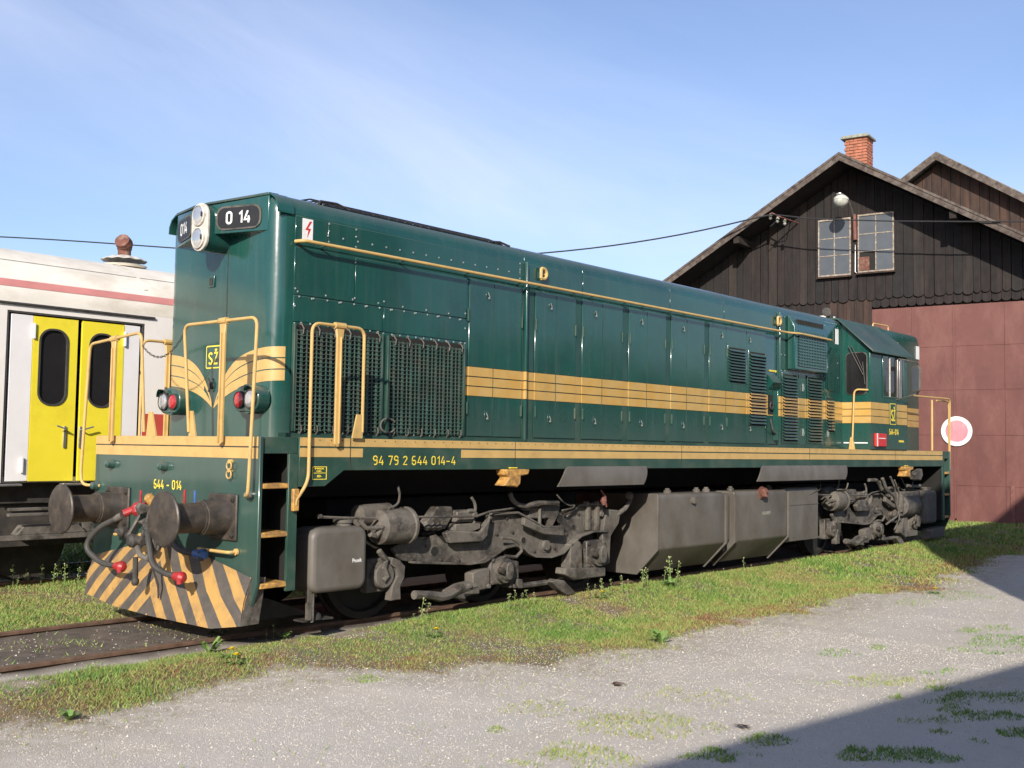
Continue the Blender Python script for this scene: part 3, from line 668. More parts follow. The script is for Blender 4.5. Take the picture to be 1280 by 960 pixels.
RY, RZ = .555, 9.37
SLL, SLR = .596, .584
def roofz(y, dz=0.): return RZ-(SLL*(y-RY) if y > RY else SLR*(RY-y))+dz
y = 6.9; k = 0
while y > -6.3:
    w = .225+random.uniform(-.05, .05); y0 = y-w+random.choice([.006, .012, .012, .022]); y1 = y; zt0 = roofz(y0, -.12); zt1 = roofz(y1, -.12)
    zb = 5.74+random.uniform(-.03, .03); c = (y0+y1)/2; r = (y1-y0)/2
    bot = [(c+r*math.cos(R(a)), zb+.02-.075*math.sin(R(a))) for a in range(0, 181, 30)]      # rounded lower ends
    poly = [(y1, zt1)]+([(RY, roofz(RY, -.12))] if y0 < RY < y1 else [])+[(y0, zt0)]+bot[::-1]
    off = random.uniform(0, .018); mt = random.choice(['plank', 'plank', 'plank', 'plank_b', 'plank_c'])
    rel(MB().prism(poly, 'x', XW-.10-off, XW-.06).build('plank', mt, shed, smooth=0), shed)
    y -= w; k += 1
# lower row of boards between the scalloped ends and the doors
y = 6.8
while y > -6.3:
    w = .225; y0 = y-w+.01; zb = 5.52 if y < .2 else (5.36 if y < 2.3 else 3.2)
    top = 5.85
    if y < .15 or y > 1.3:
        bot = [((y0+y)/2+(y-y0)/2*math.cos(R(a)), zb+.02-.06*math.sin(R(a))) for a in range(0, 181, 45)]
    else:
        zb = 2.5; bot = [(y, zb), (y0, zb)]
    rel(MB().prism([(y, top), (y0, top)]+bot[::-1], 'x', XW-.055-random.uniform(0, .01), XW-.02).build('plank', 'plank2' if .15 < y < 1.3 else 'plank', shed, smooth=0), shed)
    y -= w
MBw = MB().prism([(6.7, -.2), (6.7, 5.5), (RY, 9.15), (-6.4, 5.05), (-6.4, -.2)], 'x', XW+.06, XW+.26)
rel(MBw.build('wall', 'soffit', shed, smooth=0), shed)
rel(MB().box((XW-.02, .09, -.1), (XW+.05, 1.14, 5.5)).build('door_post', 'plank2', shed), shed)
rel(MB().box((XW+.26, 6.5, -.1), (34, 6.7, 5.5)).box((XW+.26, -6.4, -.1), (34, -6.2, 5.0)).build('side_wall', 'plank', shed), shed)
# doors: steel sheets on a frame
def leaf(y0, y1, z1, name='door'):
    d = rel(MB().box((XW-.015, y0, .0), (XW+.04, y1, z1)).build('shed_door', 'sheddoor', shed), shed)
    nzr = [0, .92, 2.17, 3.3, 4.4, z1]
    ncol = 2; 
    for c in range(ncol):
        for i in range(len(nzr)-1):
            a = y0+(y1-y0)*c/ncol+.002; b = y0+(y1-y0)*(c+1)/ncol-.002; o_ = random.uniform(0, .002)
            rel(MB().box((XW-.026-o_, a, nzr[i]+.0015), (XW-.016, b, nzr[i+1]-.0015)).build('sheet', 'sheddoor', d, bevel=.003, seg=1), shed)
    return d
d1 = leaf(-1.96, .075, 5.45); d2 = leaf(-4.3, -1.99, 5.45); leaf(-6.3, -4.33, 5.0); leaf(1.15, 3.4, 5.30)
for o in (d1,): rel(MB().box((XW-.05, -2.0, .1), (XW-.026, -1.95, 5.44)).build('cover_strip', 'sheddoor', o), shed)
rel(MB().box((XW-.06, -3.35, .05), (XW-.035, -3.25, .95)).build('door_mark', 'pinkrust', d2), shed)  # narrow upright reddish mark low on the door leaf
# roof
def slab(y0, y1, dz0, dz1, x0, x1):
    return [(y0, roofz(y0, dz0)), (y1, roofz(y1, dz0)), (y1, roofz(y1, dz1)), (y0, roofz(y0, dz1))], x0, x1
for a, b in ((RY, 7.6), (RY, -7.3)):
    p, x0, x1 = slab(a, b, .0, .06, 21.25, 34.5); rel(MB().prism(p, 'x', x0, x1).build('roof', 'rooftile', shed, smooth=0), shed)
    p, x0, x1 = slab(a, b, -.09, -.005, 21.40, 34.4); rel(MB().prism(p, 'x', x0, x1).build('roof_lining', 'soffit', shed, smooth=0), shed)
    p, x0, x1 = slab(a, b, -.15, -.005, 21.21, 21.247); rel(MB().prism(p, 'x', x0, x1).build('bargeboard', 'barge', shed, smooth=0), shed)
    p, x0, x1 = slab(a, b, .0, .065, 21.19, 21.245); rel(MB().prism(p, 'x', x0, x1).build('verge_board', 'barge', shed, smooth=0), shed)
for yy in (6.1, 3.4, -2.2, -5.):                                # purlin ends under the overhang
    z = roofz(yy, -.24); rel(MB().box((21.3, yy-.08, z-.09), (XW-.1, yy+.08, z+.09)).build('purlin', 'soffit', shed), shed)
# windows
def window(u0, v0, u1, v1, tilt, broken, outx=XW-.14):
    a = sat(u0, v0, 'x', outx); b = sat(u1, v1, 'x', outx); y0, y1, z0, z1 = b.y, a.y, b.z, a.z
    w = MB(); t = .035
    def bx(a_, b_, c_, d_, x0=outx-.045, x1=outx): w.box((x0, min(a_, b_), c_), (x1, max(a_, b_), d_))
    bx(y0, y1, z0, z0+t*1.3); bx(y0, y1, z1-t*1.3, z1); bx(y0, y0+t, z0+t*1.3, z1-t*1.3); bx(y1-t, y1, z0+t*1.3, z1-t*1.3)
    ym = (y0+y1)/2; bx(ym-.015, ym+.015, z0+t*1.3, z1-t*1.3, outx-.035)
    zs = [z0+t*1.3, z0+(z1-z0)*.36, z0+(z1-z0)*.66, z1-t*1.3]
    for z in zs[1:3]: bx(y0+t, ym-.016, z-.012, z+.012, outx-.03); bx(ym+.016, y1-t, z-.012, z+.012, outx-.03)
    f = rel(w.build('window', 'frame', shed, bevel=.004, seg=1), shed)
    for i in range(3):
        for j, (pa, pb) in enumerate(((y0+t, ym-.016), (ym+.016, y1-t))):
            if broken and i == 0 and j == 1: continue
            g = MB().box((outx-.018, pa, zs[i]), (outx-.014, pb, zs[i+1])); rel(g.build('pane', 'oldglass', f, smooth=0), shed)
    rel(MB().box((outx-.10, y0-.03, z0-.045), (outx+.05, y1+.03, z0-.002)).build('sill', 'plank2', f), shed)
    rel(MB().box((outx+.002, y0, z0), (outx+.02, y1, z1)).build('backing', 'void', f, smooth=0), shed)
    return f, y0, y1, z0, z1
window(1023, 276, 1064, 344, 0, False)
f, y0, y1, z0, z1 = window(1072.5, 269, 1118, 338, 0, True)
rel(MB().box((XW-.155, (y0+y1)/2+.17, z0+.06), (XW-.142, y1-.04, z0+.42)).build('broken_board', 'rust', f), shed)
# chimney on the left slope behind the ridge
XC = 24.0
c0 = sat(1055.5, 200, 'x', XC); c1 = sat(1083, 200, 'x', XC); zt = sat(1068, 173, 'x', XC).z; zb = 9.1
ya, yb_ = c1.y, c0.y
ch = rel(MB().box((XC+.02, ya+.02, zb), (XC+.56, yb_-.02, zt)).build('chimney', 'mortar', shed, smooth=0), shed)
bl, bh = .235, .085
rowz = zb; r_ = 0; proto = {}
while rowz+bh < zt+.02:
    off = 0 if r_ % 2 else bl/2
    for face in range(2):
        L_ = (yb_-ya) if face == 0 else .58; p_ = -off
        while p_ < L_-.02:
            a = max(p_, 0); b = min(p_+bl-.014, L_)
            if b-a > .03:
                j = random.uniform(0, .012)
                if face == 0: bb = ((XC-.01-j, ya+a, rowz), (XC+.02, ya+b, rowz+bh-.014))
                else: bb = ((XC+a, ya-.012-j, rowz), (XC+b, ya+.02, rowz+bh-.014))
                rel(MB().box(*bb).build('brick', 'brick', ch, bevel=.004, seg=1), shed)
            p_ += bl
    rowz += bh; r_ += 1
rel(MB().box((XC-.09, ya-.09, zt), (XC+.65, yb_+.09, zt+.06)).build('cap', 'concrete', ch, bevel=.01), shed)
rel(MB().box((XC-.05, ya-.05, zt+.06), (XC+.61, yb_+.05, zt+.10)).build('cap_top', 'concrete', ch, bevel=.01), shed)
# lamp
lamp = sempty('wall_lamp', (XW-.12, .5, 7.5), 'swan-neck yard lamp with round grey bowl between the two gable windows', 'lamp')
xl = XW-.16
p_ = [sat(1069, 300, 'x', xl), sat(1068, 268, 'x', xl)]
rel(MB().tube([p_[0], p_[1]], .05, 10).build('bracket_tube', 'pinkrust', lamp), lamp)
arm = [sat(1067, 272, 'x', xl), sat(1064, 258, 'x', xl-.35), sat(1058, 246, 'x', xl-.7), sat(1050, 241, 'x', xl-.85), sat(1046, 243, 'x', xl-.85)]
rel(MB().tube(fillet(arm, .3), .022, 8).build('arm', 'steel', lamp), lamp)
hc = sat(1052, 252, 'x', xl-.85)
rel(MB().lathe(hc+Vector((0, 0, .17)), (-.12, .05, -1), [(0, .06), (.03, .12), (.08, .18), (.14, .20)], 20).build('lamp_shade', 'lampring', lamp), lamp)
rel(MB().lathe(hc+Vector((-.02, .01, .03)), (-.12, .05, -1), [(0, .19), (.06, .185), (.12, .15), (.17, .09), (.19, .01)], 20).build('lamp_bowl', 'lampglass', lamp), lamp)
rel(MB().tube([sat(1069, 306, 'x', xl), sat(1069, 340, 'x', xl), sat(1074, 343, 'x', xl)], .012, 6).build('conduit', 'steel', lamp), lamp)
# disc sign on the door
sc = sat(1196, 539, 'x', XW-.05); rs = sempty('round_sign', (XW-.05, sc.y, sc.z), 'round white-ringed signal disc with faded pink centre on the red door', 'sign')
ro, ri = .37, .27; n = 40; m = MB(); vs = []
for xx in (XW-.075, XW-.055):
    for r0 in (ro, ri): vs += [(xx, sc.y+r0*math.cos(6.2832*k/n), sc.z+r0*math.sin(6.2832*k/n)) for k in range(n)]
fs = []
for k in range(n):
    j = (k+1) % n; fs += [(k, j, n+j, n+k), (2*n+k, 3*n+k, 3*n+j, 2*n+j), (k, 2*n+k, 2*n+j, j), (n+k, n+j, 3*n+j, 3*n+k)]
m.add(vs, fs); rel(m.build('ring', 'white', rs), rs)
rel(MB().lathe((XW-.068, sc.y, sc.z), (1, 0, 0), [(0, ri+.002), (.012, ri+.002)], 40).build('disc', 'pinkdisc', rs), rs)
# second building behind, right
b2 = sempty('rear_shed', (27.9, 0., 0), 'brown timber gable of a second shed rising behind the roof on the right', 'shed')
X2 = 27.5; k1 = sat(1170, 192, 'x', X2-.5); kl = sat(1126, 226, 'x', X2-.5); kr = sat(1280, 245, 'x', X2-.5)
s1 = (k1.z-kl.z)/(kl.y-k1.y); s2 = (k1.z-kr.z)/(k1.y-kr.y)
def r2(y, dz=0): return k1.z-(s1*(y-k1.y) if y > k1.y else s2*(k1.y-y))+dz
y = k1.y+3.2
while y > k1.y-8:
    w = .27; y0 = y-w+.015; pol = [(y, r2(y, -.15))]+([(k1.y, r2(k1.y, -.15))] if y0 < k1.y < y else [])+[(y0, r2(y0, -.15)), (y0, 4), (y, 4)]
    rel(MB().prism(pol, 'x', X2-random.uniform(.02, .04), X2).build('plank', 'plank2', b2, smooth=0), b2); y -= w
rel(MB().prism([(k1.y+3.1, 0), (k1.y+3.1, r2(k1.y+3.1, -.2)), (k1.y, r2(k1.y, -.2)), (k1.y-8, r2(k1.y-8, -.2)), (k1.y-8, 0)], 'x', X2+.02, X2+6).build('wall', 'soffit', b2, smooth=0), b2)
for e_ in (k1.y+3.9, k1.y-9):
    rel(MB().prism([(k1.y, r2(k1.y, -.02)), (e_, r2(e_, -.02)), (e_, r2(e_, .07)), (k1.y, r2(k1.y, .07))], 'x', X2-.5, X2+6.4).build('roof', 'rooftile', b2, smooth=0), b2)
    rel(MB().prism([(k1.y, r2(k1.y, -.19)), (e_, r2(e_, -.19)), (e_, r2(e_, .04)), (k1.y, r2(k1.y, .04))], 'x', X2-.54, X2-.502).build('bargeboard', 'barge', b2, smooth=0), b2)
# overhead cables and their bracket
A = at(-60, 294, 'y', 26); BL = sat(965, 268, 'x', 21.25); B = SR @ BL; nn = (B-A).cross(Vector((0, 0, 1)))
cpts = []
def cz_(u, v):
    d = at(u, v, 'z', 5)-Vector((CX, CY, CZ)); t = (A-Vector((CX, CY, CZ))).dot(nn)/d.dot(nn); return Vector((CX, CY, CZ))+d*t
key = [A, cz_(208, 309), cz_(683, 317.5), cz_(820, 297), cz_(900, 282), B]
tt = [(p-A).dot((B-A).normalized()) for p in key]; zz = [p.z for p in key]
pf = np.polyfit(tt, zz, 3); TT_ = np.linspace(tt[0]-8, tt[-1], 40); zc = np.polyval(pf, TT_); hd_ = (B-A); hd_.z = 0; hd_.normalize(); Lh = [((p-A).x*hd_.x+(p-A).y*hd_.y) for p in key]
pf = np.polyfit(Lh, zz, 3); TT_ = np.linspace(Lh[0]-4, Lh[-1], 48)
path = [Vector((A.x+hd_.x*t, A.y+hd_.y*t, float(np.polyval(pf, t)))) for t in TT_]; path[-1] = B
tag(MB().tube(path, .021, 6).build('overhead_cable', 'cable'), 'black overhead cable running from the far left sky to the shed gable', 'cable')
p2 = [SR @ sat(u, v, 'x', 21.15) for u, v in ((966, 268), (1010, 273), (1060, 275), (1120, 276.5), (1200, 277), (1290, 277))]
tag(MB().tube(p2, .018, 6).build('gable_cable', 'cable'), 'thin cable strung across the front of the shed gable past the lamp', 'cable')
br = sempty('cable_bracket', BL, 'rusty insulator bracket below the left roof edge where the cable ends', 'bracket')
for u, v in ((963, 270), (972, 274), (981, 277)):
    rel(MB().lathe(sat(u, v, 'x', 21.35), (0, 0, 1), [(-.10, .02), (-.07, .05), (-.03, .03), (0, .055), (.05, .03), (.07, .01)], 10).build('insulator', 'concrete', br), br)
rel(MB().tube([sat(958, 263, 'x', 21.35), sat(975, 271, 'x', 21.35), sat(998, 279, 'x', 22.3)], .02, 6).build('bracket_arm', 'pinkrust', br), br)
rel(MB().tube([sat(963, 283, 'x', 21.35), sat(975, 272, 'x', 21.35), sat(985, 281, 'x', 21.7), sat(990, 270, 'x', 22.3)], .012, 6).build('jumper_wire', 'cable', br), br)
# ------------------------------------------------------------------ passenger coach
YC = 3.5
coach = empty('passenger_coach', (-4, YC+1.45, 0), 'cream passenger coach with red roof band and bright yellow double doors', 'railway coach')
def crel(o): return rel(o, coach)
xr, xl_ = 13.5, -11.
# body side with a doorway: three wall pieces round the recess
D0, D1, DZ0, DZ1 = .015, 1.735, 1.205, 3.165
half = [(YC, 1.20), (YC, 3.27)]
prof = [(YC, 1.2), (YC, 3.20)]+[(YC+1.45-1.45*math.cos(R(a)), 3.27+.80*math.sin(R(a))) for a in range(0, 181, 9)]+[(YC+2.9, 1.2)]
w_ = MB(); w_.prism([(xl_, 1.2), (xl_, 3.27), (xr, 3.27), (xr, 1.2), (D1, 1.2), (D1, DZ1), (D0, DZ1), (D0, 1.2)], 'y', YC, YC+.06)
crel(w_.build('side_wall', 'coachwhite', coach, smooth=0))
crel(MB().box((xl_, YC+2.84, 1.2), (xr, YC+2.9, 3.27)).box((xr-.06, YC+.061, 1.2), (xr, YC+2.839, 3.27)).box((xl_, YC+.061, 1.2), (xl_+.06, YC+2.839, 3.27)).box((xl_, YC+.061, 1.2), (xr-.061, YC+2.839, 1.26)).build('body', 'coachwhite', coach, smooth=0))
rp_ = [(YC+1.45-1.45*math.cos(R(a)), 3.27+.80*math.sin(R(a))) for a in range(0, 181, 5)]
crel(MB().prism(rp_, 'x', xl_, xr).build('roof', 'coachroof', coach, smooth=50))
# band, gutter and seam follow the roof curve
def roofstrip(a0, a1, lift, x0, x1):
    rows = []
    for i in range(5):
        a = R(a0+(a1-a0)*i/4); y_ = YC+1.45-(1.45+lift)*math.cos(a); z_ = 3.27+(.80+lift)*math.sin(a); rows.append([(x0, y_, z_), (x1, y_, z_)])
    m = MB().grid(rows); back = [[(x0, p[0][1]+.004, p[0][2]-.006), (x1, p[1][1]+.004, p[1][2]-.006)] for p in rows]; m.grid(back); return m
crel(roofstrip(12.5, 19., .004, xl_, xr).build('red_band', 'coachpink', coach))
crel(roofstrip(40, 40.5, .004, xl_, xr).build('roof_seam', 'roof', coach))
crel(roofstrip(25, 80, .010, 1.78, 1.83).build('rain_strip', 'coachroof', coach))
crel(MB().box((xl_, YC-.03, 3.235), (1.86, YC-.001, 3.26)).build('gutter', 'rubber', coach, bevel=.004))
crel(MB().box((1.74, YC-.003, 1.21), (13.4, YC-.0005, 2.04)).build('red_panel', 'coachred', coach))
# doorway
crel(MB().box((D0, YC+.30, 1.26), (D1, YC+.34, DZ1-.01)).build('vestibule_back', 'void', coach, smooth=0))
crel(MB().box((D0+.001, YC+.005, 1.2), (D0+.025, YC+.3, DZ1-.001)).box((D1-.025, YC+.005, 1.2), (D1-.001, YC+.3, DZ1-.001)).box((D0+.026, YC+.005, DZ1-.022), (D1-.026, YC+.3, DZ1-.001)).build('door_seal', 'rubber', coach))
def uvx(u): return at(u, 480, 'y', YC+.03).x
pl = [(D0+.055, uvx(38.3), 'doorwhite', 'door_pocket_panel'), (uvx(152.8), D1-.05, 'doorwhite', 'door_pocket_panel')]
for a, b, mt, nm in pl: crel(MB().box((a, YC+.02, 1.215), (b, YC+.06, 3.13)).build(nm, mt, coach, bevel=.006))
def door(x0, x1, wx0, wx1, hx, sgn):
    zb_, zt_ = 1.215, 3.125; wz0, wz1 = 2.10, 2.99; r0 = .145
    outer = [(x0, zb_), (x1, zb_), (x1, zt_), (x0, zt_)]; hole = rrect(wx0, wz0, wx1, wz1, r0, 6)
    bm = bmesh.new(); 
    def ring(pts, y_): return [bm.verts.new((p[0], y_, p[1])) for p in pts]
    for y_ in (YC+.015, YC+.05):
        a = ring(outer, y_); b = ring(hole, y_); es = [bm.edges.new((q[i], q[(i+1) % len(q)])) for q in (a, b) for i in range(len(q))]
        bmesh.ops.triangle_fill(bm, edges=es, use_beauty=True)
    bm.verts.ensure_lookup_table(); n1 = len(outer); n2 = len(hole); N_ = n1+n2
    for s_, c_ in ((0, n1), (n1, n2)):
        for i in range(c_):
            j = (i+1) % c_; bm.faces.new((bm.verts[s_+i], bm.verts[s_+j], bm.verts[N_+s_+j], bm.verts[N_+s_+i]))
    bmesh.ops.recalc_face_normals(bm, faces=bm.faces)
    me = bpy.data.meshes.new('door'); bm.to_mesh(me); bm.free(); me.materials.append(M_['dooryellow']); d = bpy.data.objects.new('door', me); COL.objects.link(d); d.parent = coach; crel(d)
    crel(MB().prism(rrect(wx0-.004, wz0-.004, wx1+.004, wz1+.004, r0, 6), 'y', YC+.034, YC+.046).build('window_pane', 'darkglass', d))
    g = MB(); n = 28; o_ = rrect(wx0-.008, wz0-.008, wx1+.008, wz1+.008, r0+.008, 6); i_ = rrect(wx0+.014, wz0+.014, wx1-.014, wz1-.014, r0-.014, 6); n = len(o_); vs = []
    for y_ in (YC+.006, YC+.034): vs += [(p[0], y_, p[1]) for p in o_]+[(p[0], y_, p[1]) for p in i_]
    fs = []
    for k in range(n):
        j = (k+1) % n; fs += [(k, j, n+j, n+k), (k, 2*n+k, 2*n+j, j), (n+k, n+j, 3*n+j, 3*n+k)]
    g.add(vs, fs); crel(g.build('window_gasket', 'rubber', d))
    crel(MB().prism(rrect(hx-.017, 1.60, hx+.017, 1.86, .014, 3), 'y', YC-.002, YC+.014).build('handle_plate', 'steel', d, bevel=.003))
    crel(MB().tube(fillet([(hx, YC, 1.82), (hx, YC-.055, 1.82), (hx+sgn*.13, YC-.06, 1.86)], .02), .010, 8).build('handle', 'steel', d))
    return d
door(uvx(38.6), uvx(94.4), uvx(46.8), uvx(82.5), uvx(82), -1)
door(uvx(100.2), uvx(152.4), uvx(109.7), uvx(142), uvx(101.5), 1)
for u, z in ((39, 2.95), (153, 2.95), (30, 1.40), (150, 1.40)):
    x = uvx(u); crel(MB().box((x-.014, YC-.012, z-.09), (x+.014, YC+.013, z+.09)).build('hinge', 'white', coach, bevel=.004))
for a, b in ((-.3, .22), (.70, 1.0)): crel(MB().box((a, YC-.10, 1.165), (b, YC-.005, 1.19)).build('step', 'steel', coach, bevel=.004))
# underframe
crel(MB().box((xl_, YC+.25, .95), (xr, YC+2.6, 1.19)).box((xl_, YC+.3, .45), (xr-.8, YC+.36, .95)).build('underframe', 'dust_dark', coach))
a0 = at(0, 672, 'y', YC+.1).z
crel(MB().box((xl_, YC+.02, .535), (2.0, YC+.10, .60)).build('bogie_beam', 'dust', coach, bevel=.01))
crel(MB().prism([(-.0+at(22,675,'y',YC).x, .60), (at(110,675,'y',YC).x, .60), (at(100,660,'y',YC).x, .70), (at(32,660,'y',YC).x, .71)], 'y', YC+.03, YC+.2).build('bogie_bracket', 'dust', coach, bevel=.01))
crel(MB().prism([(at(110,675,'y',YC).x, .60), (at(125,675,'y',YC).x, .60), (at(125,610,'y',YC).x, 1.0), (at(100,610,'y',YC).x, 1.0)], 'y', YC+.1, YC+.2).build('bogie_post', 'dust', coach, bevel=.01))
for z in (.90, .84): crel(MB().box((at(10,640,'y',YC-.1).x, YC-.12, z-.015), (at(75,640,'y',YC-.1).x, YC-.06, z+.02)).build('step_bar', 'dust', coach, bevel=.006))
def cwheel(x):
    for yy in (4.28, 5.62):
        crel(MB().lathe((x, yy, .46), (0, 1, 0), [(-.07, .08), (-.065, .42), (-.06, .46), (.055, .465), (.058, .49), (.075, .49), (.08, .2), (.07, .08)], 28).build('wheel', 'dust_dark', coach))
for x in (-1.9, .7, 8, 10.5): cwheel(x)
# roof vent: rusty cowl on a scalloped hat
vc = at(155, 330, 'y', 4.6); vz = 3.27+.80*math.sqrt(max(0, 1-((4.6-4.95)/1.45)**2))
sc_ = 1.0
vent = crel(MB().lathe((vc.x, 4.6, vz-.03), (0, 0, 1), [(0, .27), (.03, .30), (.05, .10)], 24).build('vent_base', 'coachroof', coach))
hat = MB(); n = 24; rows = []
for r_, z_ in ((.30, .06), (.22, .10), (.10, .135), (.085, .14)):
    rows.append([(vc.x+r_*math.cos(6.2832*k/n), 4.6+r_*math.sin(6.2832*k/n), vz+z_+(.012*(k % 2) if r_ > .2 else 0)) for k in range(n+1)])
crel(hat.grid(rows).build('vent_hat', 'lampring', vent, smooth=0, fixn=False))
crel(MB().lathe((vc.x, 4.6, vz+.12), (0, 0, 1), [(0, .085), (.09, .085), (.10, .095), (.12, .095)], 18).build('vent_pipe', 'rust', vent))
crel(MB().tube(fillet([(vc.x, 4.6, vz+.22), (vc.x-.01, 4.58, vz+.29), (vc.x-.08, 4.53, vz+.33)], .1), [.09, .10, .105, .11, .11, .11, .105, .10], 16).build('vent_cowl', 'rust', vent))
# ------------------------------------------------------------------ locomotive
loco = empty('diesel_locomotive', (0, 0, 0), 'dark green diesel locomotive with ochre bands and hazard-striped plough', 'locomotive')
def P(mb, name, mat, parent=loco, **k): return mb.build(name, mat, parent, **k)
HW, ZD, ZS, XE = 1.36, 1.743, 1.454, 16.09
HH = .90
# frame and deck
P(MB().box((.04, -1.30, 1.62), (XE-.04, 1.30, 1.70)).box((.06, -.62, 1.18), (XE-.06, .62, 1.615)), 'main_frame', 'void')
P(MB().box((.035, -1.33, 1.703), (XE-.035, 1.33, 1.738)), 'deck', 'green_dusty')
for s in (-1, 1):
    y0, y1 = sorted((s*1.30, s*HW))
    q = [(.41, ZD), (15.68, ZD), (15.68, ZS), (15.17, ZS), (15.39, 1.315), (15.53, 1.315), (15.68, 1.36)][:3]+[(15.2, ZS), (.914, ZS), (.70, 1.315), (.41, 1.315)]
    P(MB().prism(q, 'y', y0, y1), 'side_sill', 'green_dusty', bevel=.004, seg=1)
    ya, yb = (-1.3635, -1.3605) if s < 0 else (1.3605, 1.3635)
    P(MB().box((.415, ya, 1.668), (15.675, yb, 1.742)), 'sill_band', 'yellow')
    if s < 0: P(MB().box((.415, ya, 1.573), (1.13, yb, 1.652)).box((2.43, ya, 1.573), (15.675, yb, 1.652)), 'sill_band', 'yellow')
    else: P(MB().box((.415, ya, 1.573), (15.675, yb, 1.652)), 'sill_band', 'yellow')
# rivets along the sill band
m = MB()
for i in range(118):
    x = .5+i*.1285; m.lathe((x, -1.362, 1.722), (0, -1, 0), [(0, .006), (.005, .005)], 5)
P(m, 'sill_rivet', 'dust_dark', kind='stuff')
for x in (.98, 3.25, 6.5, 10.1, 13.4): P(MB().box((x-.004, -1.3655, ZS+.002), (x+.004, -1.3637, 1.741)), 'sill_weld', 'dust_dark')
glyphs('numeral', '94 79 2 644 014-4', 'letter', loco, (1.80, -1.3608, 1.545), *SIDE, .086, 1.09, .125)
b0 = MB()
for a, b_ in (((.555, 1.375), (.715, 1.381)), ((.555, 1.484), (.715, 1.49)), ((.555, 1.43), (.715, 1.435)), ((.555, 1.381), (.561, 1.484)), ((.709, 1.381), (.715, 1.484))):
    b0.box((a[0], -1.3635, a[1]), (b_[0], -1.3605, b_[1]))
P(b0, 'data_frame', 'letter')
text('data_text', 'MASA\nUK.', 'letter', loco, (.635, -1.3625, 1.460), *SIDE, .040, bold=.02, width=.10)
text('data_text', '89-', 'letter', loco, (.635, -1.3625, 1.405), *SIDE, .022, bold=.02, width=.05)
# step wells with treads at the four corners
def steps(x0, x1, s, front):
    yo = s*HW; yi = s*.95
    a, b = sorted((s*1.28, s*1.34))
    P(MB().box((x0, a, 1.60), (x1, b, 1.742)), 'step_header', 'green_dusty', bevel=.004, seg=1)
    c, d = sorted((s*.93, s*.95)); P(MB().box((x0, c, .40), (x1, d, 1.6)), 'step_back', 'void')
    sx = (x1-.10, x1) if front else (x0, x0+.10)
    a, b = sorted((yi, yo-s*.002)); P(MB().prism([(sx[0], .43), (sx[1], .43), (sx[1], 1.60), (sx[0], 1.60)], 'y', b-.03 if s > 0 else a, b if s > 0 else a+.03), 'step_stringer', 'green_dusty', bevel=.004, seg=1)
    P(MB().box((sx[1]-.012 if front else sx[0], min(yi, yo-s*.04), .44), (sx[1] if front else sx[0]+.012, max(yi, yo-s*.04), 1.6)), 'step_side', 'void')
    for z in (1.325, .915, .49):
        a, b = sorted((s*1.05, s*(HW-.005)))
        xa, xb = (x0+.005, sx[0]+.03) if front else (sx[1]-.03, x1-.005)
        P(MB().box((xa, a, z-.022), (xb, b, z+.022)), 'step_tread', 'yellow_worn', bevel=.008)
for s in (-1, 1): steps(.035, .405, s, True); steps(XE-.405, XE-.035, s, False)
# end plates
def endplate(x0, x1, front):
    pl_ = [(-HW, 1.742), (-HW, .50), (-1.22, .18), (1.22, .18), (HW, .50), (HW, 1.742)]
    P(MB().prism(pl_, 'x', x0, x1), 'end_plate', 'green', bevel=.004, seg=1)
    xa, xb = (x0-.003, x0-.0005) if front else (x1+.0005, x1+.003)
    for z0, z1 in ((1.556, 1.648), (1.660, 1.741)): P(MB().box((xa, -1.335, z0), (xb, HW-.002, z1)), 'end_band', 'yellow')
    P(MB().box((xa-.001, -1.335, 1.649), (xb+.001, HW-.002, 1.659)), 'band_gap', 'dust_dark')
endplate(0, .035, True); endplate(XE-.035, XE, False)
glyphs('numeral', '644 - 014', 'letter', loco, (-.0005, .035, 1.296), *FRONT, .084, .46, .14)
# buffers
def buffer(y, s, xb):
    d = (s, 0, 0); n = 32
    b = P(MB().lathe((xb, y, 1.05), d, [(0, .155), (.02, .155), (.03, .148), (.24, .148), (.245, .138), (.26, .138), (.262, .128), (.56, .126)], n), 'buffer', 'buffer')
    bx0, bx1 = sorted((xb, xb+s*.028)); P(MB().box((bx0, y-.21, 1.05-.20), (bx1, y+.21, 1.05+.20)), 'base_plate', 'buffer', b, bevel=.02)
    P(MB().lathe((xb+s*.555, y, 1.05), d, [(0, .13), (.012, .222), (.022, .232), (.032, .232), (.042, .222), (.050, .15), (.053, .01)], 48), 'buffer_disc', 'buffer', b)
    for dy in (-.165, .165):
        for dz in (-.15, .15): P(MB().lathe((xb+s*.028, y+dy, 1.05+dz), d, [(0, .022), (.018, .022), (.018, .012), (.03, .012)], 6), 'bolt', 'dust_dark', b, smooth=0)
for y in (-.875, .875): buffer(y, -1, 0); buffer(y, 1, XE)
# drawhook and screw coupling
hk = P(MB().box((-.06, -.10, .96), (0, .10, 1.16)).prism([(0, 1.09), (-.16, 1.10), (-.30, 1.14), (-.33, 1.10), (-.30, 1.03), (-.24, 1.05), (-.20, 1.01), (-.30, .97), (-.27, .94), (-.12, .96), (0, 1.01)], 'y', -.03, .03), 'drawhook', 'dust', bevel=.01)
P(MB().tube(fillet([(-.22, -.07, 1.10), (-.31, -.07, .80), (-.30, .02, .80)], .03), .020, 8).tube(fillet([(-.22, .07, 1.07), (-.34, .10, .84)], .03), .020, 8), 'coupling_link', 'buffer', hk)
P(MB().tube([(-.32, -.12, .80), (-.32, .14, .84)], .035, 10).tube([(-.32, .15, .84), (-.33, .33, .875)], .022, 8).lathe((-.33, .20, .87), (-1, 0, 0), [(-.02, .05), (.03, .05), (.05, .03)], 14).lathe((-.33, .02, .80), (-1, 0, 0), [(-.02, .06), (.03, .06), (.06, .03)], 14), 'coupling_trunnion', 'dust_dark', hk, bevel=.004, seg=1)
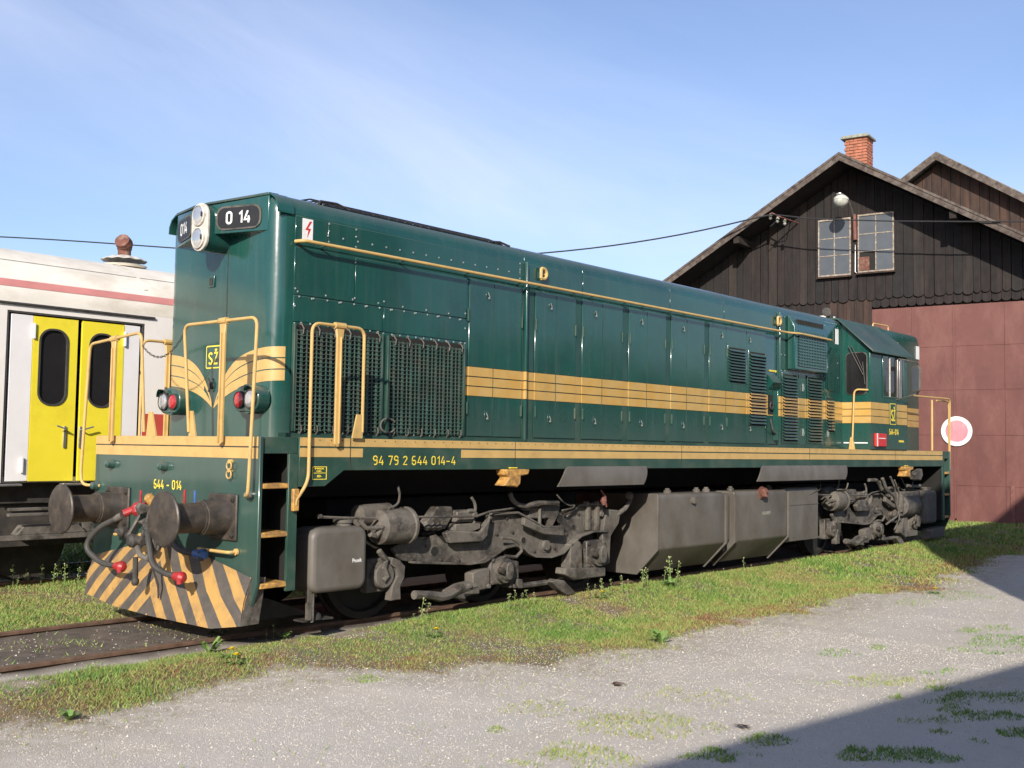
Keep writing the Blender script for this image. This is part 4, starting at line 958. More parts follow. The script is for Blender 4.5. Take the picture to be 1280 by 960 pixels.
P(MB().tube([(-.30, .05, .80), (-.33, -.10, .68), (-.33, -.22, .66), (-.30, -.26, .76), (-.27, -.2, .95)], .026, 8), 'coupling_shackle', 'dust', hk)
P(MB().tube([(-.33, -.02, .66), (-.33, -.03, .44)], .024, 8).lathe((-.33, -.03, .43), (0, 0, 1), [(-.02, .02), (0, .034), (.03, .034), (.05, .02)], 10), 'tommy_bar', 'dust_dark', hk)
P(MB().tube([(-.28, -.16, .66), (-.20, -.19, .42), (-.18, -.17, .30)], .010, 6), 'tie_rod', 'dust_dark', hk)
P(MB().lathe((-.10, .04, 1.10), (-.5, .2, .6), [(-.1, .04), (0, .05), (.12, .045), (.14, .02)], 12), 'hook_spring', 'yellow_worn', hk)
# hoses
def hose(pts, r=.026, red=True, name='brake_hose'):
    h = P(MB().tube(fillet(pts, .16, 7), r, 10), name, 'rubber')
    e = Vector(pts[-1]); d = (e-Vector(pts[-2])).normalized()
    mt = 'red' if red else 'blue'
    P(MB().lathe(e-d*.02, d, [(0, .03), (.02, .038), (.06, .04), (.07, .05), (.10, .052), (.13, .03), (.135, .012)], 14), 'coupling_head', mt, h)
    P(MB().tube([e+d*.07+Vector((-.03, 0, .03)), e+d*.09+Vector((-.03, 0, -.05))], .022, 8), 'coupling_lug', mt if red else 'dust_dark', h)
    s_ = Vector(pts[0]); d = (Vector(pts[1])-s_).normalized()
    P(MB().lathe(s_-d*.03, d, [(0, .034), (.05, .036), (.055, .030), (.08, .030)], 12), 'hose_clamp', 'dust', h)
    return h
hose([(-.26, .40, .99), (-.36, .62, .88), (-.42, .74, .70), (-.36, .52, .56), (-.33, .30, .555)])
hose([(-.30, -.14, .93), (-.36, -.28, .80), (-.38, -.38, .62), (-.34, -.50, .56), (-.32, -.66, .545)])
hose([(-.16, -.22, .92), (-.22, -.40, .82), (-.22, -.56, .745), (-.16, -.70, .73)], .028, False, 'feed_hose')
for y, mt, yh, pz in ((.30, 'red', .22, 1.10), (-.56, 'red', -.50, 1.13), (-.70, 'blue', -.66, 1.13)):
    c = P(MB().tube(fillet([(0, y, 1.10), (-.12, y, 1.08), (-.24, y+.07, 1.02)], .05), [.030]*8 if 0 else .036, 10).lathe((-.14, y, 1.06), (0, .3, .8), [(-.06, .03), (-.03, .055), (.03, .055), (.06, .03)], 12), 'air_cock', mt)
    P(MB().box((-.165, yh-.011, pz-.01), (-.15, yh+.011, pz+.14)), 'cock_handle', mt, c, bevel=.003)
# uncoupling bars, lamp sockets and rings on the plate
for y0, y1, z in ((-1.08, -.62, .762), (.45, .80, .80)):
    P(MB().tube(fillet([(0, y0, z), (-.09, y0, z), (-.09, y1, z+.0), (-.05, y1, z)], .03), .014, 8).lathe((-.005, y0, z), (-1, 0, 0), [(0, .03), (.02, .028)], 10), 'step_bar', 'yellow')
for y, z in ((1.027, 1.464), (.08, 1.461), (1.30, 1.245)):
    P(MB().lathe((0, y, z), (-1, 0, 0), [(0, .045), (.015, .045), (.03, .038), (.065, .036), (.075, .02), (.077, .001)], 16), 'socket', 'green')
for dz in (0, -.075):
    pts = [(-.03, -.965+.035*math.cos(a/12*6.283), 1.49+dz+.035*math.sin(a/12*6.283)) for a in range(13)]
    P(MB().tube(pts, .007, 6).lathe((0, -.965, 1.49+dz+.035), (-1, 0, 0), [(0, .02), (.035, .018)], 8), 'wire_ring', 'yellow')
# plough
ys = [(1.30, .565), (.62, .70), (-.05, .745), (-.62, .70), (-1.30, .565)]
top = [Vector((-.012-.0*abs(y), y, z)) for y, z in ys]
bot = [Vector((-.10, 1.30, .20)), Vector((-.175, .62, .150)), Vector((-.185, -.05, .13)), Vector((-.175, -.98, .125)), Vector((-.08, -1.26, .165))]
m = MB(); n = 5
rows = [top, [t*.5+b*.5+Vector((-.02, 0, 0)) for t, b in zip(top, bot)], bot]
m.grid(rows); m.grid([[p+Vector((.014, 0, 0)) for p in r] for r in rows])
m.add([top[4], top[4]+Vector((.1, -.002, 0)), Vector((.06, -1.27, .18)), bot[4]], [(0, 1, 2, 3)])
P(m, 'plough', 'plow', fixn=False, smooth=20)
P(MB().add([top[4]+Vector((0, -.004, 0)), Vector((.13, -1.31, .56)), Vector((.10, -1.27, .17)), bot[4]+Vector((0, -.004, 0)), top[4]+Vector((0, .01, 0)), Vector((.13, -1.295, .56)), Vector((.10, -1.255, .17)), bot[4]+Vector((0, .01, 0))], [(0, 1, 2, 3), (7, 6, 5, 4), (0, 4, 5, 1), (1, 5, 6, 2), (2, 6, 7, 3), (3, 7, 4, 0)]), 'plough_cheek', 'dust')
# ---- hood body
XF = .457; CR = .15
def sec(x, hw, top=0.):
    """hood cross-section with rounded shoulders"""
    k = hw/HH
    pr = [(hw, 1.745), (hw, 3.80), (hw-.012, 3.865), (hw-.045, 3.925), (hw-.105, 3.962), (hw-.22, 3.980), (hw*.35, 3.998), (0, 4.002)]
    pr = pr+[(-a, b) for a, b in pr[-2::-1]]
    return [(x, y, z) for y, z in pr]
secs = []
for i in range(7):
    a = R(90*i/6); secs.append(sec(XF+CR*(1-math.cos(a)), (HH-.012)-CR*(1-math.sin(a))))
for x in (1.2, 6, 12.30): secs.append(sec(x, HH-.012))
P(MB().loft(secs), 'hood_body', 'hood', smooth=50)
# roof skin, slightly proud and greyer
rs_ = []
def rsec(x, hw):
    o = [(hw, 3.797), (hw-.004, 3.84), (hw-.025, 3.90), (hw-.065, 3.95), (hw-.125, 3.978), (hw-.23, 3.994), (hw*.35, 4.012), (0, 4.016)]
    o = o+[(-a, b) for a, b in o[-2::-1]]; return [(x, y, z) for y, z in o]+[(x, -y*.978, z-.008) for y, z in o]
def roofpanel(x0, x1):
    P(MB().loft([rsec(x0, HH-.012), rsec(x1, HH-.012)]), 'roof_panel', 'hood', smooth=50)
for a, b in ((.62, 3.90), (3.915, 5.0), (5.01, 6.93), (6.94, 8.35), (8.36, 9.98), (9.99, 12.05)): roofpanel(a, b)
# side panels (near side with every seam, far side the same)
def panel(x0, x1, z0, z1, s, name='hood_panel', t=.012, mat='hood', par=loco, bev=.004):
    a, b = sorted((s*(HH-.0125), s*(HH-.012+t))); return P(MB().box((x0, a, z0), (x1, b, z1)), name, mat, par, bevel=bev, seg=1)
seams = [2.985, 3.39, 3.88, 3.99, 4.09, 4.486, 4.867, 4.985, 5.398, 5.83, 5.96, 6.375, 6.82, 6.94, 7.342, 7.80, 7.925, 8.39, 9.0, 9.57]
doors = [(2.995, 3.388), (3.394, 3.872), (4.10, 4.483), (4.489, 4.862), (4.99, 5.395), (5.401, 5.83), (5.965, 6.372), (6.378, 6.822), (6.948, 7.339), (7.345, 7.80), (7.93, 8.387), (8.393, 8.985), (8.995, 9.57)]
posts = [(3.885, 4.09), (4.868, 4.984), (5.836, 5.959), (6.828, 6.942), (7.806, 7.924)]
hs_up = {3.29, 4.375, 5.25, 6.25, 7.25, 8.27, 9.085}
for s in (-1, 1):
    for k, (a, b) in enumerate(doors):
        d = panel(a, b, 1.80, 3.50, s, 'hood_door', .016)
        if s > 0: continue
        for hx in (3.29, 4.375, 5.25, 6.25, 7.25, 8.27, 9.085):
            if a < hx < b:
                for hz in ((3.34, 2.02) if hx < 8 or True else ()):
                    yy = -(HH+.004)
                    lt = P(MB().box((hx-.035, yy-.004, hz-.055), (hx+.035, yy, hz+.055)), 'latch', 'green', d, bevel=.003, seg=1)
                    P(MB().box((hx-.018, yy-.006, hz-.038), (hx+.018, yy-.0045, hz+.012)), 'latch_pocket', 'void', d)
                    P(MB().tube([(hx-.014, yy-.014, hz+.036), (hx+.012, yy-.014, hz-.01)], .006, 6).lathe((hx+.006, yy-.004, hz-.026), (0, -1, 0), [(0, .013), (.014, .011)], 8), 'latch_handle', 'bolt', d)
        # hinges on the outer edge
    for x in (2.975, 3.862, 4.112, 4.85, 5.005, 5.815, 5.985, 6.80, 6.965, 7.785, 7.945, 8.41, 9.555):
        for z in (3.10, 2.10):
            if s < 0: P(MB().lathe((x, -HH-.012, z-.065), (0, 0, 1), [(0, .010), (.13, .010)], 8).box((x-.016, -HH-.010, z-.06), (x+.016, -HH-.0045, z+.06)), 'hinge', 'green_dusty', loco)
    for a, b in posts: panel(a, b, 1.78, 2.23, s, 'door_post', .008, 'green_dusty'); panel(a, b, 2.232, 2.548, s, 'door_post', .008); panel(a, b, 2.55, 3.50, s, 'door_post', .008, 'post')
    for a, b in ((.66, 1.04), (1.045, 3.82), (3.825, 3.90), (3.93, 4.99), (5.0, 6.92), (6.93, 8.34), (8.35, 9.94)):
        panel(a, b, 3.52, 3.79, s, 'hood_panel', .010)
    for a, b, z0, z1 in ((.66, 1.38, 3.06, 3.50), (1.39, 2.96, 3.06, 3.50), (.66, 1.76, 2.81, 3.05), (1.77, 2.96, 2.81, 3.05)): panel(a, b, z0, z1, s, 'hood_panel', .010)
# bright grey seam strips
m = MB()
for x in (3.39, 4.486, 5.398, 6.375, 7.342, 8.39): m.box((x-.003, -HH-.005, 1.81), (x+.003, -HH-.0045+.006, 3.49))
P(m, 'door_seam', 'green_dusty')
P(MB().box((3.895, -HH-.045, 1.76), (3.925, -HH-.004, 3.80)), 'bulkhead_strip', 'hood', bevel=.006)
P(MB().box((9.975, -HH-.035, 1.76), (10.005, -HH, 3.86)), 'bulkhead_strip', 'hood', bevel=.006)
P(MB().box((.50, -HH-.03, 1.739), (12.3, -HH+.02, 1.785)), 'deck_angle', 'green_dusty')
# rivets
m = MB()
def riv(x, z, y=-HH-.001, r=.011): m.lathe((x, y, z), (0, -1, 0), [(0, r), (.005, r*.8), (.008, r*.3)], 6)
for i in range(15): riv(1.04+i*.185, 3.655-.0*i)
for i in range(14): riv(.70+i*.165, 3.035 if i % 2 else 3.085); riv(.72+i*.165, 3.04)
for x in (1.05, 1.385, 3.82):
    for z in (3.60, 3.70, 3.77): riv(x, z)
for z in (3.10, 3.45): riv(1.385, z)
for i in range(9):
    for x in (.672, 1.765, 2.935): riv(x, 1.83+i*.16)
for i in range(10): riv(.75+i*.105, 2.80); riv(.75+i*.105, 1.79); riv(1.88+i*.11, 2.79); riv(1.88+i*.11, 1.79)
for x in (10.08, 10.2, 11.5, 11.6, 12.1):
    for z in (3.2, 2.95, 3.80): riv(x, z)
for i in range(7): riv(11.62+i*.07, 3.86, r=.008)
P(m, 'rivet', 'bolt', kind='stuff')
# radiator grilles: recess, corrugated wire screen, hold-down clips
def grille(x0, x1, z0, z1):
    g = P(MB().box((x0, -HH-.002, z0), (x1, -HH+.0, z1)), 'radiator_grille', 'void', smooth=0)
    y0 = -HH-.008; [P(MB().box((xx, y0-.03, z0), (xx+.02, y0+.01, z1)), 'grille_frame', 'green_dusty', g, bevel=.003, seg=1) for xx in (x0, x1-.02)]
    v = MB(); n = int(round((x1-x0)/.062)); dx = (x1-x0-.06)/n; zt = z1-.05
    for i in range(n+1):
        x = x0+.03+i*dx; w = .022 if i % 2 else .009
        v.box((x-w/2, y0-.030, z0), (x+w/2, y0-.018 if i % 2 else y0-.02, zt))
    P(v, 'grille_upright', 'grille', g, kind='stuff', smooth=0)
    h = MB(); nh = 24
    for k in range(nh):
        z = z0+.02+k*(zt-z0-.03)/(nh-1); rows = []
        for i in range(n+1):
            x = x0+.03+i*dx; y_ = y0-(.043 if i % 2 else .024)
            rows.append((x, y_, z-(.010 if i % 2 else -.004)))
        h.tube(rows, .0042, 4)
    P(h, 'grille_wire', 'grille', g, kind='stuff', smooth=0)
    for i in range(6):
        x = x0+.09+i*(x1-x0-.16)/5
        for zz, sg in ((zt, 1), (z0+.02, -1)):
            P(MB().tube([(x, y0-.04, zz-sg*.04), (x, y0-.05, zz+sg*.01), (x, y0-.015, zz+sg*.05)], .007, 5).lathe((x, y0+.002, zz+sg*.055), (0, -1, 0), [(0, .014), (.02, .010)], 6), 'grille_clip', 'dust', g)
grille(.65, 1.745, 1.80, 2.785); grille(1.80, 2.915, 1.80, 2.775)
P(MB().box((1.745, -HH-.012, 1.8), (1.80, -HH+.0, 2.79)), 'grille_post', 'green', bevel=.003)
# cable clamp loops between the grilles
P(MB().tube([(1.70+.1*(1-math.cos(a)), -HH-.06, 1.88+.07*math.sin(a)) for a in np.linspace(-2.6, 2.6, 14)], .010, 6), 'cable_loop', 'dust')
# louvres
def louver(x0, x1, z0, z1, n):
    f = P(MB().box((x0-.035, -HH-.008, z0-.045), (x1+.035, -HH-.0035, z1+.045)), 'louvre_panel', 'hood', bevel=.003, seg=1)
    P(MB().box((x0, -HH-.0095, z0-.02), (x1, -HH-.0082, z1+.02)), 'louvre_recess', 'void', f, smooth=0)
    p = (z1-z0)/n
    for i in range(n):
        z = z0+i*p; y0 = -HH-.010
        P(MB().prism([(y0+.001, z+p*.92), (y0-.030, z+p*.30), (y0-.034, z+p*.12), (y0-.028, z+p*.10), (y0+.001, z+p*.62)], 'x', x0, x1), 'slat', 'hood', f, smooth=0)
louver(8.47, 8.94, 2.70, 3.17, 11); louver(9.08, 9.55, 2.09, 3.15, 22); louver(10.13, 10.59, 1.87, 2.88, 21); louver(10.99, 11.46, 1.87, 2.88, 21); louver(11.66, 11.93, 2.05, 2.57, 10)
for a, b in ((10.06, 10.66), (10.68, 10.92), (10.93, 11.54)): panel(a, b, 1.80, 2.93, -1, 'hood_door', .006)
for a, b in ((3.3, 0), ): pass
panel(11.60, 12.2, 1.80, 3.55, -1, 'hood_panel', .010)
P(MB().prism(rrect(11.70, 2.72, 11.98, 3.30, .06), 'y', -HH-.012, -HH-.006), 'inspection_cover', 'hood', bevel=.004)
for hx, hz in ((10.80, 2.72), (10.80, 2.0), (11.70, 2.0), (11.66, 3.12)):
    P(MB().box((hx-.03, -HH-.012, hz-.06), (hx+.03, -HH-.0055, hz+.06)).tube([(hx-.01, -HH-.022, hz+.03), (hx+.012, -HH-.022, hz-.03)], .008, 6), 'latch', 'bolt')
# equipment recess with an open flap
P(MB().box((9.62, -HH-.004, 2.66), (9.96, -HH+.004, 2.72)), 'recess_lintel', 'hood')
rc = P(MB().box((9.63, -HH-.003, 1.80), (9.95, -HH+.002, 2.74)), 'equipment_recess', 'hood', smooth=0)
P(MB().box((9.64, -HH-.0055, 2.25), (9.80, -HH-.0035, 2.55)), 'dark_opening', 'void', rc, smooth=0)
P(MB().prism([(-HH, 2.86), (-HH-.10, 2.74), (-HH, 2.62)], 'x', 9.64, 9.93), 'hood_flap', 'green', rc)
P(MB().box((9.80, -HH-.09, 1.86), (9.815, -HH-.005, 2.62)), 'open_flap', 'green', rc, bevel=.003)
P(MB().tube([(9.70+.05*math.cos(a), -HH-.04, 2.36+.05*math.sin(a)+.004*a) for a in np.linspace(0, 12, 40)], .010, 6), 'hose_coil', 'rubber', rc)
P(MB().tube(fillet([(9.68, -HH-.03, 2.18), (9.70, -HH-.06, 2.0), (9.80, -HH-.05, 1.95), (9.84, -HH-.04, 2.06)], .05), .016, 8), 'hanging_hose', 'rubber', rc)
text('yellow_notice', 'NALIVANJE', 'letter', loco, (9.80, -HH-.006, 2.92), *SIDE, .035, bold=.03, width=.24)
# raised air-intake box
bx_ = P(MB().prism([(-HH, 2.98), (-HH-.13, 2.98), (-HH-.13, 3.66), (-HH-.03, 3.84), (-HH, 3.84)], 'x', 10.28, 11.44), 'intake_box', 'green', bevel=.012)
P(MB().box((10.40, -HH-.133, 3.03), (11.36, -HH-.1305, 3.60)), 'intake_recess', 'void', bx_, smooth=0)
m = MB()
for i in range(17):
    x = 10.42+i*.0572; m.box((x, -HH-.145, 3.03), (x+.022, -HH-.1335, 3.60))
P(m, 'intake_bar', 'green', bx_, kind='stuff', smooth=0)
m = MB()
for k in range(12):
    z = 3.05+k*.047; m.prism([(-HH-.1335, z), (-HH-.152, z-.012), (-HH-.152, z+.004), (-HH-.1335, z+.02)], 'x', 10.40, 11.36)
P(m, 'intake_slat', 'green', bx_, kind='stuff', smooth=0)
m = MB()
for i in range(14): m.box((10.43+i*.066, -HH-.112, 3.68), (10.455+i*.066, -HH-.060, 3.78))
P(m, 'intake_slot', 'void', bx_, kind='stuff', smooth=0)
# long handrail
pr_ = [(.66, -HH, 3.545), (.68, -1.0, 3.545), (3.9, -1.0, 3.545), (10.1, -1.0, 3.54), (10.35, -1.09, 3.54), (11.45, -1.09, 3.53), (11.68, -1.0, 3.53)]
hr = P(MB().tube(fillet(pr_, .06, 4), .0165, 10), 'side_handrail', 'yellow')
for x in (.95, 1.95, 2.9, 3.75, 4.1, 4.75, 5.1, 5.8, 6.2, 6.85, 7.2, 7.95, 8.5, 9.2, 9.8, 11.62):
    P(MB().tube([(x, -HH+.004, 3.53), (x, -.99, 3.54)], .010, 6), 'rail_bracket', 'green', hr)
# lifting eyes
def eye(x, z, y=-HH, sc=1.):
    pts = [(x-.04, y-.04, z-.06), (x-.04, y-.04, z+.06), (x+.025, y-.04, z+.06), (x+.06, y-.04, z+.025), (x+.06, y-.04, z-.025), (x+.025, y-.04, z-.06), (x-.04, y-.04, z-.06)]
    P(MB().tube(fillet(pts, .025), .019, 8).tube([(x+.06, y+.01, z), (x+.06, y-.04, z)], .012, 8), 'lifting_eye', 'yellow')
eye(4.19, 3.70); eye(9.93, 3.71)
# lightning warning plates
def warn(x0, x1, z0, z1, y, bolt=True):
    w = P(MB().box((x0, y-.004, z0), (x1, y, z1)), 'warning_plate', 'white')
    cx = (x0+x1)/2; h = z1-z0
    if bolt: P(MB().prism([(cx+.02, z1-.02), (cx-.03, z0+h*.5), (cx+.005, z0+h*.5), (cx-.008, z0+.03), (cx+.035, z0+h*.58), (cx+.0, z0+h*.58), (cx+.045, z1-.02)], 'y', y-.006, y-.0045), 'lightning_bolt', 'sticker_red', w, smooth=0)
warn(.735, .855, 3.565, 3.775, -HH-.002)
# roof lattice cover
m = MB(); x0, x1 = 1.05, 3.62
for yy, zz in ((-.80, 3.965), (-.60, 4.05), (-.40, 4.06)): m.tube([(x0, yy, zz), (x1, yy, zz)], .009, 5)
n = 22
for i in range(n):
    xa = x0+(x1-x0)*i/n; xb = x0+(x1-x0)*(i+.5)/n; xc = x0+(x1-x0)*(i+1)/n
    m.tube([(xa, -.80, 3.965), (xb, -.60, 4.05), (xc, -.80, 3.975)], .006, 4); m.tube([(xa, -.60, 4.05), (xb, -.40, 4.06), (xc, -.60, 4.05)], .006, 4)
for i in range(9):
    xa = x0+(x1-x0)*i/8; m.tube([(xa, -.80, 3.96), (xa, -.80, 3.975), (xa, -.60, 4.05), (xa, -.4, 4.06), (xa, -.4, 4.0)], .008, 5)
P(m, 'roof_lattice', 'black', kind='stuff', smooth=0)
for pts in ([(1.0, -.80, 3.97), (1.05, -.76, 4.01), (1.25, -.76, 4.02), (1.40, -.78, 3.98)], [(3.45, -.80, 3.98), (3.6, -.78, 4.0), (3.75, -.80, 3.97)]): P(MB().tube(pts, .012, 6), 'lattice_hinge', 'dust_dark')
# ---- front: number wedge, headlights
def wz(y): return 3.985+ (.045*(1-abs(y)/.76))
NX, NY = .245, .76
sh = [(NX, .10), (NX, -.10), (XF, -NY), (XF+.05, -NY), (XF+.05, NY), (XF, NY)]
P(MB().add([(x, y, 3.635) for x, y in sh]+[(x, y, 3.905+.06*(abs(y)/.76)) for x, y in sh], [(0, 1, 2, 3, 4, 5), (11, 10, 9, 8, 7, 6)]+[(i, i+6, (i+1) % 6+6, (i+1) % 6) for i in range(6)]), 'number_box', 'green', bevel=.006)
lid = [(NX-.012, .12), (NX-.012, -.12), (XF-.01, -NY-.005), (XF+.10, -NY-.01), (XF+.10, NY+.01), (XF-.01, NY+.005)]
P(MB().add([(x, y, 3.909+.055*(abs(y)/.78)) for x, y in lid]+[(x, y, 3.93+.058*(abs(y)/.78)) for x, y in lid], [(0, 1, 2, 3, 4, 5), (11, 10, 9, 8, 7, 6)]+[(i, i+6, (i+1) % 6+6, (i+1) % 6) for i in range(6)]), 'roof_lip', 'roof', bevel=.004)
for s in (-1, 1):
    o_ = [(s*.70, 3.985), (s*.79, 3.975), (s*.865, 3.93), (s*.903, 3.86), (s*.908, 3.79)]; i_ = [(s*.70, 3.971), (s*.785, 3.961), (s*.853, 3.92), (s*.889, 3.855), (s*.894, 3.79)]
    P(MB().prism(o_+i_[::-1], 'x', XF-.004, XF+.175), 'roof_lip', 'green', smooth=50)
for s in (-1, 1):
    a = Vector((NX, s*.10, 0)); b = Vector((XF, s*NY, 0)); d = (b-a).normalized(); nr = Vector((-abs(d.y), s*d.x*1.0, 0)).normalized()
    if nr.x > 0: nr = -nr
    c = a*.475+b*.525; c.z = 3.775; Lw, Hh = .47, .19
    X = d if s < 0 else -d; Z = Vector((0, 0, 1))
    def bp_(u, v, o): return c+X*u+Z*v+nr*o
    def plate(name, w, h, r, o0, o1, mat, par):
        q = rrect(-w/2, -h/2, w/2, h/2, r, 5); n = len(q)
        return P(MB().add([bp_(u, v, o0) for u, v in q]+[bp_(u, v, o1) for u, v in q], [tuple(range(n)), tuple(range(2*n-1, n-1, -1))]+[(i, i+n, (i+1) % n+n, (i+1) % n) for i in range(n)]), name, mat, par)
    fr = plate('number_frame', Lw+.035, Hh+.035, .085, -.002, .012, 'dust', loco)
    plate('number_glass', Lw, Hh, .07, .013, .015, 'black', fr)
    glyphs('numeral', '0 14' if s < 0 else '014', 'white', fr, c+nr*.0155, tuple(X), (0, 0, 1), .115, .27 if s < 0 else .24, .17)
# headlight column
def capsule(w, z0, z1, n=10):
    r = w/2; return [(r*math.cos(R(a)), z1-r+r*math.sin(R(a))) for a in np.linspace(0, 180, n)]+[(r*math.cos(R(a)), z0+r+r*math.sin(R(a))) for a in np.linspace(180, 360, n)]
HYC = -.06
hp = P(MB().prism([(y+HYC, z) for y, z in capsule(.25, 3.485, 3.925)], 'x', .215, .50), 'headlight_pod', 'green', bevel=.008)
P(MB().prism([(y+HYC, z) for y, z in capsule(.265, 3.475, 3.935)], 'x', .185, .214), 'headlight_bezel', 'lampring', hp, bevel=.006)
def lamp_(x, y, z, r, mat, par, ring='lampring'):
    P(MB().lathe((x, y, z), (-1, 0, 0), [(0, r*1.15), (.018, r*1.15), (.024, r*1.02), (.014, r*.98)], 24), 'lamp_ring', ring, par)
    P(MB().lathe((x, y, z), (-1, 0, 0), [(.0, r*.96), (.004, r*.7), (.012, r*.9), (.016, r*.97)][:1]+[(.016, r*.97), (.010, r*.8), (.004, r*.5), (.0025, .001)], 24), 'reflector', mat, par)
    P(MB().lathe((x-.018, y, z), (-1, 0, 0), [(0, r*.97), (.008, r*.8), (.013, r*.45), (.015, .001)], 24), 'lens', mat, par)
for z in (3.815, 3.60):
    lamp_(.184, HYC, z, .088, 'lens', hp)
    P(MB().tube([(.155, HYC-.075, z-.02), (.145, HYC-.09, z), (.155, HYC-.075, z+.02)], .008, 5), 'clip', 'dust_dark', hp)
# lower lamp pods
for yc, red_in in ((-.66, 1), (.605, -1)):
    pod = P(MB().lathe((.47, yc, 2.085), (-1, 0, 0), [(0, .13), (.13, .135)], 24), 'marker_pod', 'green')
    q = rrect(yc-.19, 1.965, yc+.19, 2.205, .115, 7)
    P(MB().prism(q, 'x', .335, .47), 'pod_shell', 'green', pod, bevel=.012)
    so_ = -1 if yc < 0 else 1; vis = []
    for x in (.275, .34):
        vis.append([(x+(.03*abs(k-4)/4 if x < .3 else 0), yc+so_*(.085+.112*math.cos(R(25+k*14))), 2.085+.118*math.sin(R(25+k*14))) for k in range(9)])
    P(MB().grid(vis).grid([[(x, yc+(y-yc)*.985, z-.006) for x, y, z in r_] for r_ in vis]), 'pod_visor', 'green', pod, fixn=False)
    s = -1 if yc < 0 else 1
    lamp_(.334, yc+s*.085, 2.083, .078, 'lens', pod, 'dust_dark'); lamp_(.334, yc-s*.085, 2.078, .070, 'redlens', pod, 'dust_dark')
# face furniture
P(MB().box((XF-.004, -.147, 1.76), (XF-.0005, -.139, 3.52)), 'nose_seam', 'dust_dark')
P(MB().box((XF-.014, .06, 3.18), (XF-.002, .16, 3.29)), 'nose_latch', 'green', bevel=.004)
P(MB().box((XF-.022, .085, 3.20), (XF-.014, .13, 3.27)), 'latch_handle', 'dust_dark', bevel=.003)
P(MB().tube([(XF-.03, .09, 2.30), (XF-.03, .05, 2.24), (XF-.03, .07, 2.17)], .012, 6).lathe((XF, .06, 2.23), (-1, 0, 0), [(0, .035), (.025, .03)], 12), 'nose_handle', 'dust_dark')
# swept ochre wings: follow the nose contour at 2 mm
def nose_path(t):
    """t = distance from centre (signed) along the plan outline of the hood nose"""
    s = 1 if t > 0 else -1; a = abs(t); fl = HH-.012-CR
    if a <= fl: return Vector((XF, s*a, 0)), Vector((-1, 0, 0))
    al = (a-fl)/CR
    if al < math.pi/2: return Vector((XF+CR*(1-math.cos(al)), s*(fl+CR*math.sin(al)), 0)), Vector((-math.cos(al), s*math.sin(al), 0))
    return Vector((XF+CR+(al-math.pi/2)*CR, s*(HH-.012), 0)), Vector((0, s, 0))
TE = HH-.012-CR+CR*math.pi/2+.012
def wing_z(a):
    # upper and lower edge of the wing at distance a from the centre point of the V
    k = a/TE
    up = 2.01+ .56*(1-math.exp(-k*4.4))/(1-math.exp(-4.4))
    lo = 2.005+ .255*(1-math.exp(-k*2.9))/(1-math.exp(-2.9))
    return up, lo
for s in (-1, 1):
    for b_ in range(3):
        rows0 = []; rows1 = []
        t0 = .0 if b_ != 1 else .16
        ofs = .03
        a_ = np.linspace(t0, TE, 40)
        for a in a_:
            up, lo = wing_z(a); h = up-lo
            sepk = min(1, max(0, (a-.06)/.30))
            g = .011*sepk
            c1 = lo+h/3+ (1-sepk)*h*.12; c2 = lo+h*2/3-(1-sepk)*h*.0
            if b_ == 0: z0, z1 = lo, c1-g/2
            elif b_ == 1: z0, z1 = c1+g/2, c2-g/2
            else: z0, z1 = c2+g/2, up
            if b_ == 2 and sepk == 0: z0 = c1
            p, nn_ = nose_path(s*a+(ofs)); p = p+nn_*.0025
            rows0.append(Vector((p.x, p.y, z0))); rows1.append(Vector((p.x, p.y, max(z1, z0+.001))))
        P(MB().grid([rows0, rows1]), 'nose_wing', 'yellow', fixn=False, smooth=40)
# SZ emblem
def emblem(c, X, h, w, name='emblem'):
    X = Vector(X); c = Vector(c); Z = Vector((0, 0, 1)); nr = X.cross(Z)
    def pl_(hw_, hh_, r, o0, o1, mat, par, nm):
        q = rrect(-hw_, -hh_, hw_, hh_, r, 4); n = len(q)
        return P(MB().add([c+X*u+Z*v+nr*o0 for u, v in q]+[c+X*u+Z*v+nr*o1 for u, v in q], [tuple(range(n)), tuple(range(2*n-1, n-1, -1))]+[(i, i+n, (i+1) % n+n, (i+1) % n) for i in range(n)]), nm, mat, par)
    e = pl_(w/2, h/2, .02, .0, .003, 'letter', loco, name)
    pl_(w/2-.012, h/2-.012, .012, .0032, .0045, 'green', e, 'emblem_field')
    glyphs('emblem_letter', 'SŽ', 'letter', e, c+nr*.0048-Z*h*.06, tuple(X), (0, 0, 1), h*.52, w*.62, .16)
emblem((XF-.001, .045, 2.505), (0, -1, 0), .22, .25)
